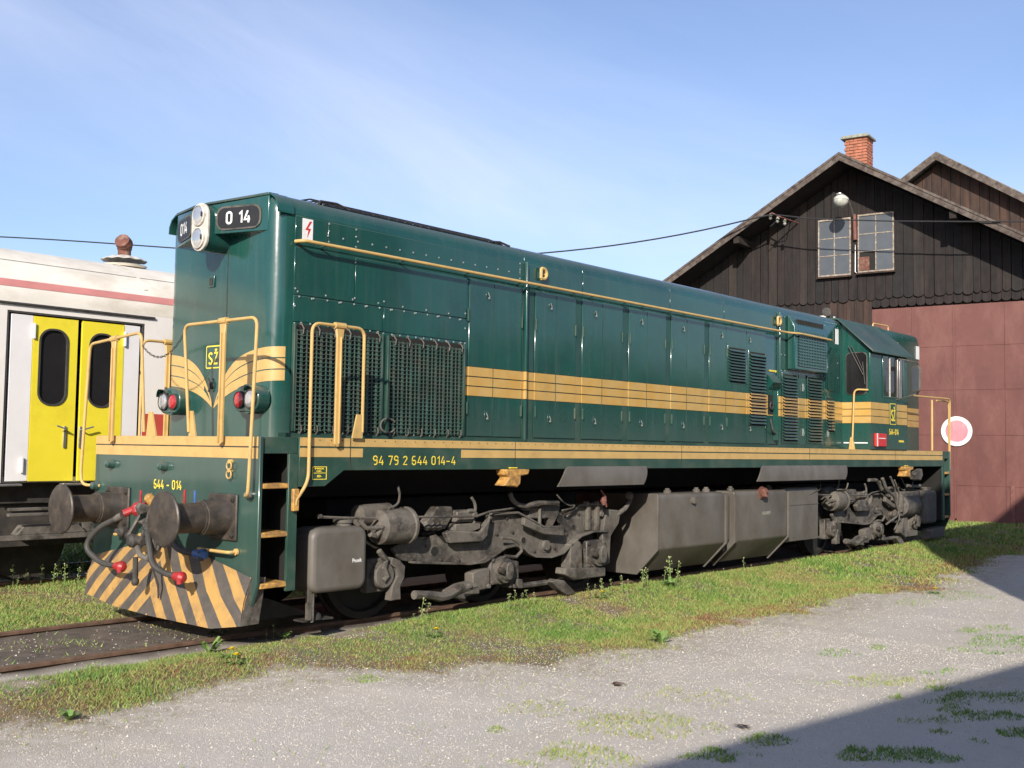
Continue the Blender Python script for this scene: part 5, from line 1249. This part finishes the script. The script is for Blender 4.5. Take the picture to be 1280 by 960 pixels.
# front handrails
def rloop(pts, r=.0150, name='handrail'): return P(MB().tube(fillet(pts, .09, 6), r, 10), name, 'yellow')
XH = -.045
h1 = rloop([(XH, -1.24, 1.245), (XH-.05, -1.335, 1.25), (XH-.05, -1.345, 1.36), (XH, -1.335, 2.745), (XH, -.23, 2.745), (XH+.06, -.26, 1.78)])
P(MB().lathe((0, -1.235, 1.25), (-1, 0, 0), [(0, .032), (.03, .032), (.05, .02)], 12), 'rail_foot', 'steel', h1)
def post(x, y, z0, z1, par, wy=.034, wx=.012, side=False):
    if side: P(MB().prism([(x-.05, z1), (x+.05, z1), (x+wy, z1-.12), (x+wy, z0), (x, z0-.03), (x-wy, z0), (x-wy, z1-.12)], 'y', y-wx, y+wx).prism([(x-.006, z1-.1), (x+.006, z1-.1), (x+.006, z0), (x-.006, z0)], 'y', y-wx-.02, y-wx), 'rail_post', 'yellow', par, bevel=.004, seg=1)
    else: P(MB().prism([(y-.05, z1), (y+.05, z1), (y+wy, z1-.12), (y+wy, z0), (y, z0-.03), (y-wy, z0), (y-wy, z1-.12)], 'x', x-wx, x+wx).prism([(y-.006, z1-.1), (y+.006, z1-.1), (y+.006, z0), (y-.006, z0)], 'x', x-wx-.02, x-wx), 'rail_post', 'yellow', par, bevel=.004, seg=1)
post(XH, -.845, 1.69, 2.745, h1)
P(MB().tube([(XH, -.90, 2.745), (XH, -.79, 2.745)], .030, 10), 'rail_clamp', 'yellow', h1)
P(MB().prism([(-.25, 1.742), (-.36, 1.742), (-.30, 1.97), (-.26, 1.97)], 'x', .02, .035), 'rail_gusset', 'yellow', h1)
h2 = rloop([(0, 1.25, 1.245), (XH-.05, 1.43, 1.25), (XH-.05, 1.47, 1.36), (XH, 1.47, 2.66), (XH, .50, 2.725), (XH+.06, .50, 1.78)])
post(XH, .995, 1.69, 2.70, h2)
P(MB().tube([(XH, 1.05, 2.685), (XH, .94, 2.693)], .030, 10), 'rail_clamp', 'yellow', h2)
P(MB().prism([(.47, 1.742), (.30, 1.742), (.38, 1.97), (.44, 1.97)], 'x', .02, .035), 'rail_gusset', 'yellow', h2)
def side_loop(x0, sx, s, xe=None):
    y = s*1.395
    X_ = lambda d: x0+sx*d
    h = rloop([(X_(-.13), y, 1.16), (X_(-.13), y, 1.20), (X_(0), y, 1.36), (X_(0), y, 2.745), (X_(.60), y, 2.745), (X_(.60), y, 1.80)])
    post(X_(.31), y, 1.69, 2.745, h, side=True)
    P(MB().tube([(X_(.25), y, 2.745), (X_(.37), y, 2.745)], .030, 10), 'rail_clamp', 'yellow', h)
    P(MB().prism([(X_(.48), 1.745), (X_(.60), 1.745), (X_(.59), 1.96), (X_(.53), 1.96)], 'y', y-.008, y+.008), 'rail_gusset', 'yellow', h)
    P(MB().box((min(X_(-.10), X_(-.16)), y-.01, 1.11), (max(X_(-.10), X_(-.16)), y+.028, 1.30)), 'rail_foot', 'yellow_worn', h, bevel=.006)
side_loop(.488, 1, -1); side_loop(.488, 1, 1)
# chain between the two front loops
cp = []
for i in range(23):
    t = i/22; y = .48+(-.24-.48)*t; z = 2.60+.08*t-.22*4*t*(1-t)*.75; cp.append(Vector((XH, y, z)))
m = MB()
for i in range(22):
    a, b = cp[i], cp[i+1]; c = (a+b)/2; d = (b-a)*.75; sdv = Vector((1, 0, 0))*.008 if i % 2 else Vector((0, -d.z, d.y)).normalized()*.008
    m.tube([c-d/2+sdv, c+d/2+sdv, c+d/2-sdv, c-d/2-sdv, c-d/2+sdv], .0035, 4, False)
P(m, 'safety_chain', 'dust_dark', kind='stuff')
# rear railings
rr_ = [((15.0, -1.36, 2.72), (15.9, -1.36, 2.755), (15.93, -1.36, 1.35))]
h3 = rloop([(14.35, -1.30, 2.745), (15.6, -1.36, 2.755), (16.10, -1.36, 2.76), (16.11, -1.34, 1.38), (16.05, -1.33, 1.33)])
rloop([(15.4, -1.36, 2.70), (16.33, -1.25, 2.72), (16.34, -1.25, 1.30), (16.12, -1.22, 1.27)])
P(MB().tube([(15.16, -1.36, 2.70), (15.15, -1.36, 1.75)], .02, 8), 'rail_post', 'yellow', h3)
# cab-front walkway rail
rloop([(12.28, -1.36, 2.745), (12.24, -1.13, 2.76), (12.2, -1.11, 1.80)], .016)
P(MB().prism([(-1.16, 1.745), (-1.05, 1.745), (-1.08, 1.95), (-1.12, 1.95)], 'x', 12.19, 12.21), 'rail_gusset', 'yellow')
# ---- cab
XC0, XC1, CW = 12.31, 13.90, 1.385
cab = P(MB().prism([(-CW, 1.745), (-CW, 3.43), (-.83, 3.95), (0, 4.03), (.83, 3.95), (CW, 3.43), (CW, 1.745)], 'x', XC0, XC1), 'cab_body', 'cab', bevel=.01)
def rf(dz): return [(-1.47, 3.375+dz), (-.84, 3.955+dz), (0, 4.04+dz), (.84, 3.955+dz), (1.47, 3.375+dz)]
a = rf(.0); b_ = rf(.035)[::-1]
P(MB().prism(a+b_, 'x', 12.22, 14.06), 'cab_roof', 'roof', bevel=.012)
P(MB().box((12.75, -.45, 4.07), (13.0, .1, 4.12)), 'roof_hatch', 'white', bevel=.01)
P(MB().lathe((12.60, -.50, 4.12), (-1, -.35, 0), [(0, .02), (.12, .03), (.25, .055), (.30, .08), (.305, .07)], 16).box((12.5, -.6, 4.03), (12.58, -.5, 4.11)), 'horn', 'dust_dark')
P(MB().tube(fillet([(14.5, -.5, 3.96), (14.5, -.5, 4.14), (15.1, -.55, 4.14), (15.1, -.55, 3.96)], .05), .014, 6), 'roof_grab', 'yellow')
# rear hood
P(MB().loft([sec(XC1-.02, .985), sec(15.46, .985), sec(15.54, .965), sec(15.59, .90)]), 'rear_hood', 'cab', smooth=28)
eye(14.35, 3.66, -.985)
warn(15.36, 15.52, 3.50, 3.75, -.987, False); warn(12.0, 12.12, 3.52, 3.78, -HH-.004, False)
P(MB().box((14.5, -.99, 1.8), (14.52, -.984, 2.2)), 'hood_seam', 'dust_dark')
# cab front window (faces along the hood)
wf = P(MB().prism(rrect(-1.337, 2.67, -.958, 3.392, .085), 'x', XC0-.02, XC0-.0005), 'cab_window_frame', 'dust', bevel=.004)
P(MB().prism(rrect(-1.325, 2.68, -.97, 3.38, .075), 'x', XC0-.026, XC0-.021), 'window_pane', 'darkglass', wf, smooth=0)
P(MB().tube([(XC0-.05, -1.02, 3.50), (XC0-.05, -1.28, 3.0)], .009, 6).tube([(XC0-.05, -1.27, 3.22), (XC0-.05, -1.31, 2.84)], .008, 6).tube([(XC0-.05, -1.08, 3.50), (XC0-.05, -1.29, 3.05)], .006, 6), 'wiper', 'rubber', wf)
# side window
ws = P(MB().box((12.80, -CW-.012, 2.64), (13.74, -CW-.0005, 3.36)), 'side_window', 'green', bevel=.004)
P(MB().box((12.83, -CW-.0145, 2.67), (13.70, -CW-.0125, 3.34)), 'window_pane', 'darkglass', ws, smooth=0)
for x, w_, mt in ((13.48, .10, 'steel'), (13.40, .025, 'steel'), (13.06, .022, 'lampring')): P(MB().box((x, -CW-.032, 2.66), (x+w_, -CW-.015, 3.35)), 'window_bar', mt, ws, bevel=.004)
P(MB().prism(rrect(12.92, 2.74, 13.28, 3.12, .05), 'y', -CW-.0165, -CW-.0148), 'seat_back', 'oldglass', ws, smooth=0)
# mirrors
for xx, yy in ((at(1144, 470, 'y', -1.60).x, -1.60),):
    mm = P(MB().tube(fillet([(xx-.42, -CW, 3.36), (xx+.13, -1.62, 3.30), (xx+.13, -1.62, 2.76), (xx-.36, -CW, 2.62)], .08), .010, 8), 'mirror_arm', 'dust')
    q = rrect(-.11, 2.78, .11, 3.24, .06); M2 = [(xx+.0+.05*u/.11*.6, yy+u*.75, z) for u, z in q]
    nq = len(q); P(MB().add([(a+.0, b, c) for a, b, c in M2]+[(a+.035, b-.02, c) for a, b, c in M2], [tuple(range(nq)), tuple(range(2*nq-1, nq-1, -1))]+[(i, i+nq, (i+1) % nq+nq, (i+1) % nq) for i in range(nq)]), 'mirror_head', 'dust', mm, bevel=.006)
    q = rrect(-.095, 2.80, .095, 3.22, .05); M2 = [(xx-.004+.05*u/.11*.6, yy+u*.75, z) for u, z in q]
    P(MB().add(M2+[(a+.003, b, c) for a, b, c in M2], [tuple(range(nq)), tuple(range(2*nq-1, nq-1, -1))]+[(i, i+nq, (i+1) % nq+nq, (i+1) % nq) for i in range(nq)]), 'mirror_glass', 'oldglass', mm)
emblem((13.25, -CW-.001, 2.37), (1, 0, 0), .37, .26, 'cab_emblem')
P(MB().box((13.08, -CW-.0025, 2.185), (13.105, -CW-.0004, 2.55)).box((13.395, -CW-.0025, 2.185), (13.42, -CW-.0004, 2.55)), 'emblem_border', 'green')
glyphs('numeral', '644-014', 'letter', loco, (13.29, -CW-.0005, 2.06), *SIDE, .10, .40, .17)
text('cab_data', 'MASA 89t', 'letter', loco, (13.62, -CW-.002, 1.90), *SIDE, .04, bold=.02, width=.22)
P(MB().box((12.45, -CW-.05, 1.80), (12.86, -CW-.001, 2.02)), 'red_box', 'sticker_red', bevel=.008)
P(MB().box((12.455, -CW-.054, 1.80), (12.49, -CW-.0505, 2.02)).box((12.55, -CW-.054, 1.93), (12.8, -CW-.0505, 1.945)), 'box_label', 'white')
P(MB().box((XC0-.006, -CW+.05, 1.845), (XC0-.001, -.91, 1.865)), 'white_strip', 'white')
# ---- fuel tank
tp = [(-1.02, 1.125), (-1.27, 1.125), (-1.30, 1.09), (-1.30, .44), (-1.0, .13), (1.0, .13), (1.30, .44), (1.30, 1.09), (1.27, 1.125), (1.02, 1.125)]
def tank(x0, x1, pol, name='fuel_tank', lip=True):
    t = P(MB().prism(pol, 'x', x0, x1), name, 'tankm', bevel=.05, seg=4, smooth=50)
    return t
t1 = tank(6.07, 7.69, tp)
ep = [(-1.02, 1.13), (-1.31, 1.13), (-1.315, 1.09), (-1.315, .43), (-1.0, .105), (-.52, .105), (-.62, .5), (-.72, .93)]
for s in (1, -1): P(MB().prism([(s*a, b) for a, b in ep], 'x', 6.04, 6.07), 'end_flange', 'tankm', t1, bevel=.006, seg=1)
fl = [(-1.315, 1.10), (-1.325, 1.06), (-1.325, .43), (-.98, .085), (-.95, .10), (-1.295, .44), (-1.295, 1.08)]
P(MB().prism(fl, 'x', 7.69, 7.72), 'tank_flange', 'tankm', t1); 
t2 = tank(7.97, 9.50, tp); P(MB().prism(fl, 'x', 7.93, 7.97), 'tank_flange', 'tankm', t2); P(MB().prism(fl, 'x', 9.50, 9.53), 'tank_flange', 'tankm', t2)
t3 = tank(7.72, 7.94, [(-1.25, 1.10), (-1.25, .46), (-1.0, .2), (1.0, .2), (1.25, .46), (1.25, 1.10)])
t4 = tank(9.54, 10.72, [(-1.22, 1.15), (-1.22, .33), (1.22, .33), (1.22, 1.15)], 'battery_box')
P(MB().box((9.55, -1.235, .345), (10.72, -1.222, .375)).box((9.56, -1.229, .88), (10.70, -1.222, .886)), 'box_seam', 'tankm', t4)
text('box_mark', '03809', 'concrete', loco, (8.86, -1.3015, .80), *SIDE, .05, bold=.0, width=.24)
for x in (6.5, 7.2, 7.45, 8.1, 9.2): P(MB().lathe((x, -1.15, 1.12), (0, 0, 1), [(0, .05), (.04, .05), (.05, .03), (.07, .03)], 10), 'tank_boss', 'dust')
P(MB().lathe((6.87, -1.27, 1.02), (0, -1, .25), [(0, .05), (.06, .05), (.065, .035), (.07, .01)], 14), 'drain_cap', 'dust')
P(MB().lathe((8.70, -1.27, 1.06), (0, -.8, .5), [(0, .075), (.06, .075), (.07, .09), (.10, .09), (.11, .05), (.14, .04)], 16), 'filler_cap', 'rust')
# skirt deflectors
def skirt(x0, x1):
    rows = []; rows2 = []
    for i in range(8):
        a = R(100*i/7); y = -1.30-.10*math.sin(a); z = 1.53-.27*(1-math.cos(a))/(1-math.cos(R(100)))
        xs_ = x0-(.30*(i/7)**1.2)
        rows.append([(xs_, y, z), (x1-.12*(i/7)**3, y, z)]); rows2.append([(xs_, y+.02, z), (x1-.12*(i/7)**3, y+.02, z)])
    P(MB().grid(rows).grid(rows2).add([r[0] for r in rows]+[r[0] for r in rows2][::-1], [tuple(range(16))]).add([r[1] for r in rows]+[r[1] for r in rows2][::-1], [tuple(range(16))]), 'exhaust_shield', 'tankm', smooth=50)
for r0, r1 in ((4.24, 5.72), (8.72, 11.42)): skirt(r0, r1)
# jacking lugs
for x, mt in ((3.20, 'yellow_worn'), (13.85, 'yellow_worn')):
    lg = P(MB().prism([(x-.17, 1.455), (x+.22, 1.455), (x+.20, 1.40), (x+.08, 1.385), (x+.07, 1.30), (x+.02, 1.265), (x-.04, 1.28), (x-.19, 1.285), (x-.10, 1.37), (x-.15, 1.40)], 'y', -1.43, -1.28), 'jacking_lug', mt, bevel=.012)
    P(MB().box((x-.05, -1.39, 1.465), (x+.06, -1.365, 1.475)), 'lug_mark', 'letter', lg)
P(MB().prism([(14.15, 1.33), (14.5, 1.42), (14.55, 1.30), (14.45, 1.20), (14.2, 1.22)], 'y', -1.42, -1.30), 'brake_lever_box', 'dust', bevel=.02)
# ---- sand boxes
def sandbox(x0, x1, z0, z1, mt='tankm', txt=True):
    b = P(MB().prism(rrect(x0, z0, x1, z1, .10, 5), 'y', -1.27, -.95), 'sand_box', mt, bevel=.05, seg=4, smooth=60)
    P(MB().lathe((x1-.18, -1.12, z1-.005), (0, 0, 1), [(0, .08), (.03, .08), (.035, .095), (.06, .095), (.065, .05)], 18), 'filler_lid', 'dust', b)
    if txt: text('sand_mark', 'Pesek', 'white', b, (x1-.13, -1.2725, (z0+z1)/2-.02), *SIDE, .036, bold=.005, width=.11)
sandbox(.65, 1.30, .36, .94); sandbox(15.0, 15.64, .38, 1.0, 'dust', False)
P(MB().tube([(.72, -1.2, .36), (.72, -1.2, .12), (.9, -.95, .10)], .02, 8).box((.66, -1.22, .13), (.70, -1.18, .62)), 'sand_pipe', 'dust')
P(MB().box((.64, -1.18, .11), (.98, -1.04, .125)).lathe((.80, -1.12, .12), (0, 0, 1), [(0, .08), (.04, .07), (.07, .03), (.075, .01)], 12), 'bracket_foot', 'dust_dark')
# ---- bogies
def c6(x, y): return 360+x/4, 560+y/4
YB = -1.06
def B6(cx, cy, y=YB): u, v = c6(cx, cy); p = at(u, v, 'y', y); return (p.x, p.z)
def bogie(dx, near_detail=True):
    def Q(pts, y=YB): return [(B6(a, b, y)[0]+dx, B6(a, b, y)[1]) for a, b in pts]
    def V(a, b, y=YB): p = B6(a, b, y); return Vector((p[0]+dx, y, p[1]))
    F1 = [(600,450),(690,458),(740,430),(790,478),(960,470),(990,420),(1005,335),(1130,326),(1165,345),(1260,398),(1362,398),(1375,345),(1400,325),(1440,290),(1480,282),(1570,285),(1585,305),(1657,310),(1645,375),(1605,440),(1597,560),(1560,560),(1565,420),(1500,418),(1440,440),(1385,490),(1350,525),(1290,545),(1210,541),(1172,522),(1150,500),(1110,486),(1060,498),(1010,535),(955,570),(880,580),(655,575),(560,560),(520,500)]
    bg = P(MB().prism(Q(F1), 'y', YB, YB+.05), 'bogie', 'dust', bevel=.008, seg=1)
    def F(mb, name, mat='dust', **k): return P(mb, name, mat, bg, **k)
    # flange along the lower edge, following the arch
    def strip(pts, y0, y1, t, name):
        c = Q(pts); up = [(x, z+t) for x, z in c]; F(MB().prism(c+up[::-1], 'y', y0, y1), name, bevel=.004, seg=1)
    strip([(600,575),(655,577),(880,582),(955,572),(1010,538),(1060,502),(1110,490),(1150,504),(1172,526),(1210,545),(1290,548),(1350,528),(1385,493),(1440,443),(1500,421),(1568,418)], YB-.09, YB-.001, .022, 'frame_flange')
    strip([(1005,335),(1130,326),(1165,345),(1260,398),(1362,398)], YB-.07, YB-.001, .022, 'frame_flange')
    strip([(1380,345),(1405,325),(1440,292),(1480,284),(1570,287)], YB-.05, YB-.001, .02, 'frame_flange')
    # tray above the frame, left
    F(MB().prism(Q([(775,425),(800,412),(950,418),(990,360),(1003,335),(985,440),(960,468),(800,476)], YB-.08), 'y', YB-.12, YB-.051), 'spring_tray', bevel=.015)
    F(MB().prism(Q([(1160,385),(1260,430),(1362,440),(1362,400),(1260,398),(1165,345)], YB-.07), 'y', YB-.13, YB-.071), 'frame_gusset', bevel=.012)
    # lightening holes
    for a, b, r in ((730, 517, .05), (1175, 462, .035), (1425, 395, .03), (1359, 352, .045)):
        c = V(a, b); F(MB().lathe(c+Vector((0, -.001, 0)), (0, -1, 0), [(0, r+.012), (.006, r+.012)], 16), 'hole_rim'); F(MB().lathe(c+Vector((0, -.0075, 0)), (0, -1, 0), [(0, r), (.002, r)], 16), 'hole', 'void', smooth=0)
    c = V(1280, 485); F(MB().lathe(c, (0, -1, 0), [(0, .085), (.01, .085), (.012, .06), (.05, .055)], 16), 'pivot_boss')
    # axle boxes
    def box_(cx, cy, w, h, r):
        c = V(cx, cy, YB-.05); x, z = c.x, c.z
        a = F(MB().box((x-w, YB-.06, z-h), (x+w, YB+.10, z+h)), 'axle_box', bevel=.02)
        F(MB().lathe((x, YB-.05, z), (0, -1, 0), [(0, r*1.15), (.02, r*1.15), (.025, r), (.08, r), (.085, r*.8), (.10, r*.78), (.11, r*.5)], 28), 'journal')
        F(MB().prism([(x+r*.45*math.cos(t)-.0, z+r*.75*math.sin(t)) for t in np.linspace(.3, 5.9, 12)], 'y', YB-.19, YB-.155), 'journal_cover', 'dust', bevel=.008)
        for sx in (-1, 1):
            for sz in (-1, 1): F(MB().lathe((x+sx*w*.86, YB-.058, z+sz*h*.80), (0, -1, 0), [(0, .022), (.025, .02)], 6), 'bolt', smooth=0)
        return x, z
    xm, zm = box_(1065, 610, .18, .15, .13)
    xr_, zr = box_(1535, 528, .17, .16, .14)
    xf, zf = 2*xm-xr_-.02, zr
    F(MB().box((xf-.16, YB-.0, zf-.16), (xf+.16, YB+.10, zf+.16)).lathe((xf, YB, zf), (0, -1, 0), [(0, .13), (.08, .12)], 20), 'axle_box', bevel=.01)
    # pedestal of the outer axle
    F(MB().prism(Q([(1405,480),(1445,462),(1460,480),(1465,630),(1420,640),(1400,600)], YB-.06), 'y', YB-.09, YB+.05), 'pedestal', bevel=.01)
    F(MB().prism(Q([(1375,600),(1575,595),(1575,640),(1420,660),(1370,630)], YB-.06), 'y', YB-.10, YB+.05), 'pedestal_tie', bevel=.012)
    F(MB().prism(Q([(1585,306),(1656,312),(1645,375),(1605,440),(1598,575),(1570,590),(1562,430)], YB-.03), 'y', YB-.06, YB-.002), 'pedestal', bevel=.01)
    for a in (1490, 1535): F(MB().prism(Q([(a,290),(a+14,290),(a+14,410),(a,412)], YB-.02), 'y', YB-.05, YB-.001), 'frame_rib', bevel=.006, seg=1)
    for a, b in ((1490,280),(1540,278),(1562,330)): c = V(a, b, YB-.03); F(MB().lathe(c, (0, -1, 0), [(-.02, .035), (.03, .03)], 10), 'boss')
    # middle axle guides and brake rigging
    F(MB().prism(Q([(915,625),(940,610),(1000,600),(1000,700),(935,715),(915,690)], YB-.05), 'y', YB-.08, YB+.05), 'hornway', bevel=.012)
    F(MB().prism(Q([(1110,560),(1145,565),(1145,690),(1100,700)], YB-.05), 'y', YB-.08, YB+.05), 'hornway', bevel=.012)
    F(MB().tube([V(1068, 448, YB-.10), V(1120, 452, YB-.10), V(1160, 480, YB-.10), V(1168, 515, YB-.10), V(1140, 545, YB-.10), V(1085, 540, YB-.09)], .018, 8), 'brake_pipe')
    rig = [V(630, 735, YB-.12), V(700, 735, YB-.12), V(760, 745, YB-.12), V(800, 735, YB-.10), V(850, 705, YB-.10), V(935, 690, YB-.1)]
    F(MB().tube(rig, [.045, .04, .05, .05, .05, .03], 8), 'brake_rod', smooth=25)
    F(MB().prism(Q([(790,715),(850,680),(900,668),(935,700),(935,728),(860,730),(870,755),(800,748)], YB-.05), 'y', YB-.12, YB+.02), 'brake_bracket', bevel=.012)
    for a, b in ((870,690),(905,688),(1000,690),(1130,690)): c = V(a, b, YB-.13); F(MB().lathe(c, (0, -1, 0), [(0, .024), (.025, .022)], 6), 'bolt', smooth=0)
    F(MB().prism(Q([(1140,655),(1165,655),(1170,700),(1140,700)], YB-.1), 'y', YB-.12, YB-.06), 'brake_clevis', bevel=.006)
    F(MB().tube([V(1150, 690, YB-.08), V(1220, 682, YB-.08), V(1290, 672, YB-.08)], .03, 8), 'brake_rod')
    F(MB().prism(Q([(1305,668),(1330,655),(1365,660),(1420,715),(1415,735),(1380,735),(1340,705)], YB-.05), 'y', YB-.1, YB+.02), 'brake_shoe', bevel=.012)
    F(MB().prism(Q([(505,545),(545,560),(570,590),(565,650),(545,690),(548,755),(495,762),(505,690),(530,640),(525,600),(498,580)], YB-.04), 'y', YB-.09, YB), 'brake_hanger', bevel=.008)
    F(MB().tube([V(455, 515, YB-.08), V(490, 560, YB-.08), V(480, 600, YB-.08), V(495, 640, YB-.08), V(475, 665, YB-.08)], .03, 8), 'slack_adjuster')
    # brake cylinder
    c = V(540, 390, YB-.05)
    F(MB().lathe(c+Vector((-.26, 0, 0)), (1, 0, 0), [(-.02, .06), (0, .13), (.03, .165), (.10, .172), (.36, .172), (.37, .185), (.40, .185), (.41, .10), (.46, .07), (.47, .01)], 30), 'brake_cylinder')
    c = V(400, 345, YB+.05); F(MB().lathe(c+Vector((-.15, 0, .02)), (1, 0, 0), [(0, .04), (.02, .10), (.40, .11), (.42, .06)], 20), 'air_reservoir')
    F(MB().tube([V(355, 360, YB-.12), V(390, 400, YB-.14), V(430, 400, YB-.14), V(480, 395, YB-.16)], .022, 8), 'cylinder_pipe')
    F(MB().tube([V(410, 430, YB-.12), V(440, 440, YB-.12), V(470, 400, YB-.14)], .03, 8), 'slack_link')
    F(MB().tube([V(160, 345, YB-.12), V(300, 350, YB-.12), V(440, 352, YB-.12)], .014, 6).lathe(V(158, 342, YB-.12), (1, 0, 0), [(-.02, .02), (.02, .02)], 8), 'air_pipe')
    F(MB().tube([V(650, 345, YB-.18), V(940, 342, YB-.15), V(1010, 318, YB-.1), V(1110, 304, YB-.08), V(1130, 300, YB-.05)], .013, 6), 'air_pipe')
    # rigging above the left tray
    F(MB().prism(Q([(730,292),(806,292),(808,340),(770,405),(735,405),(712,372),(690,400),(668,380)], YB), 'y', YB-.05, YB+.06), 'spring_seat', bevel=.015)
    F(MB().box((V(812, 300).x, YB-.10, V(812, 372).z), (V(905, 300).x, YB+.06, V(905, 308).z)), 'rubber_mount', bevel=.02)
    F(MB().prism(Q([(800,378),(925,372),(925,400),(880,418),(800,412)], YB), 'y', YB-.11, YB+.02), 'mount_plate', bevel=.01)
    for a in (690, 720, 745): F(MB().tube([V(a, 375, YB-.02), V(a+8, 405, YB-.06)], .035, 8), 'coil_spring')
    # hoses with slack
    for pts, r_ in (([(550,190),(560,235),(552,275),(535,290),(505,300)], .012), ([(918,248),(935,275),(938,310),(925,335),(930,375)], .016), ([(1110,225),(1122,260),(1150,285),(1190,292),(1240,275),(1350,275)], .026), ([(1345,235),(1375,270),(1410,290),(1435,285),(1425,300),(1370,312)], .009), ([(900,315),(925,312),(940,330)], .02)):
        F(MB().tube(fillet([V(a, b, YB-.10) for a, b in pts], .05, 3), r_, 8), 'flexible_hose')
    # gear cluster between the lobes
    F(MB().prism(Q([(1270,275),(1345,285),(1340,330),(1305,395),(1290,350),(1230,345),(1180,350),(1200,310)], YB+.02), 'y', YB-.03, YB+.08), 'brake_gear', bevel=.012)
    F(MB().tube([V(1175, 300, YB), V(1260, 305, YB-.02)], .03, 8).tube([V(1258, 300, YB-.05), V(1258, 395, YB-.05)], .02, 8).tube([V(1180, 345, YB-.02), V(1280, 345, YB-.02)], .018, 8), 'brake_gear_rod')
    # coil springs, bolts rows and worn bright parts
    for cx_, cy_ in ((1010, 470), (1395, 560), (700, 430)):
        c = V(cx_, cy_, YB+.12); F(MB().tube([c+Vector((.07*math.cos(a), .07*math.sin(a), -.10+a*.011)) for a in np.linspace(0, 25, 70)], .016, 6), 'coil_spring')
    for cx_, cy_ in ((620, 560), (760, 560), (850, 560), (690, 490), (1020, 370), (1090, 350), (1120, 420), (1040, 430), (1230, 430), (1230, 515), (1330, 500), (1390, 430), (1450, 330), (1510, 340), (1600, 340), (1625, 350), (1600, 400), (1590, 500), (1440, 500), (1440, 600), (1550, 620), (1480, 625)):
        F(MB().lathe(V(cx_, cy_, YB-.001), (0, -1, 0), [(-.02, .020), (.016, .018), (.02, .01)], 6), 'bolt', 'buffer', smooth=0)
    for cx_, cy_ in ((1065, 612), (1533, 530)):
        F(MB().lathe(V(cx_, cy_, YB-.16), (0, -1, 0), [(-.02, .035), (.035, .033), (.04, .02)], 14), 'journal_cap', 'buffer')
    # wheels
    for x, r_, z in ((xf, .50, .50), (xm, .42, .42), (xr_, .50, .50)):
        for s in (-1, 1):
            F(MB().lathe((x, s*.70, z), (0, s, 0), [(-.02, .10), (0, r_+.028), (.025, r_+.028), (.035, r_), (.13, r_-.004), (.135, r_-.07), (.09, r_-.09), (.08, .20), (.14, .13), (.15, .08)], 40), 'wheel', 'wheelm')
        F(MB().tube([(x, -.70, z), (x, .70, z)], .09, 12), 'axle', 'wheelm')
    # far side frame, motors and floor of dark gear
    F(MB().prism(Q(F1), 'y', -YB-.05, -YB), 'far_frame', 'dust_dark')
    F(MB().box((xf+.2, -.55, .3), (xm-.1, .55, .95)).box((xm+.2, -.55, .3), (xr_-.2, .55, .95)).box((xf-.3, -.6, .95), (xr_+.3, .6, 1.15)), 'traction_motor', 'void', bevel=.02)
    return bg, xf, xm, xr_
bogie(0)
bogie(9.78)
# extra plumbing at the rear bogie
for pts, r_ in (([(1103,598),(1108,612),(1118,620),(1124,640)], .03), ([(1113,596),(1118,608),(1121,625)], .018), ([(1126,596),(1131,607),(1140,606),(1143,596)], .012), ([(1086,600),(1096,600),(1102,612)], .03), ([(1047,612),(1058,612),(1060,604)], .012), ([(1108,655),(1122,645),(1126,625),(1134,630)], .018), ([(1118,662),(1124,650),(1125,618),(1118,600)], .014), ([(1140,630),(1146,640),(1142,655)], .015), ([(1012,618),(1025,612),(1026,604)], .010), ([(1133,607),(1145,608),(1150,607)], .03)):
    P(MB().tube(fillet([at(u, v, 'y', -1.22) for u, v in pts], .06, 3), r_, 8), 'air_pipe', 'dust')
P(MB().lathe(at(1128, 628, 'y', -1.1)+Vector((-.25, 0, -.05)), (1, 0, 0), [(0, .1), (.04, .20), (.6, .22), (.66, .16), (.68, .02)], 24), 'air_reservoir', 'dust')
P(MB().box((13.9, -1.2, .55), (15.0, -1.0, 1.0)), 'equipment_rack', 'dust', bevel=.03)
for x in (14.05, 14.3, 14.55, 14.8): P(MB().lathe((x, -1.16, .62), (0, 0, 1), [(0, .05), (.02, .085), (.30, .085), (.33, .05), (.36, .02)], 14), 'valve_canister', 'dust')
P(MB().prism([(15.3, .28), (15.95, .30), (15.9, .12), (15.2, .10)], 'y', -1.3, -1.1), 'rail_guard', 'dust', bevel=.01)
P(MB().prism([(.06, .12), (1.0, .12), (.5, .30), (.1, .40)], 'y', -.85, -.80), 'rail_guard', 'dust_dark')
# hanging reservoir rail under the sill, dark underside pieces
P(MB().lathe((5.0, -1.25, 1.02), (0, .2, 1), [(0, .02), (.05, .04), (.1, .02)], 8).tube([(4.93, -1.25, 1.2), (5.02, -1.25, 1.12), (5.04, -1.25, 1.0)], .012, 6), 'drain_tap', 'pinkrust')
P(MB().lathe((5.75, -1.1, 1.08), (-.7, -.2, .4), [(0, .03), (.06, .05), (.09, .05), (.1, .02)], 10).tube([(5.80, -1.05, 1.04), (5.6, -1.12, .95), (5.45, -1.1, .88)], .03, 8), 'tank_pipe', 'dust')
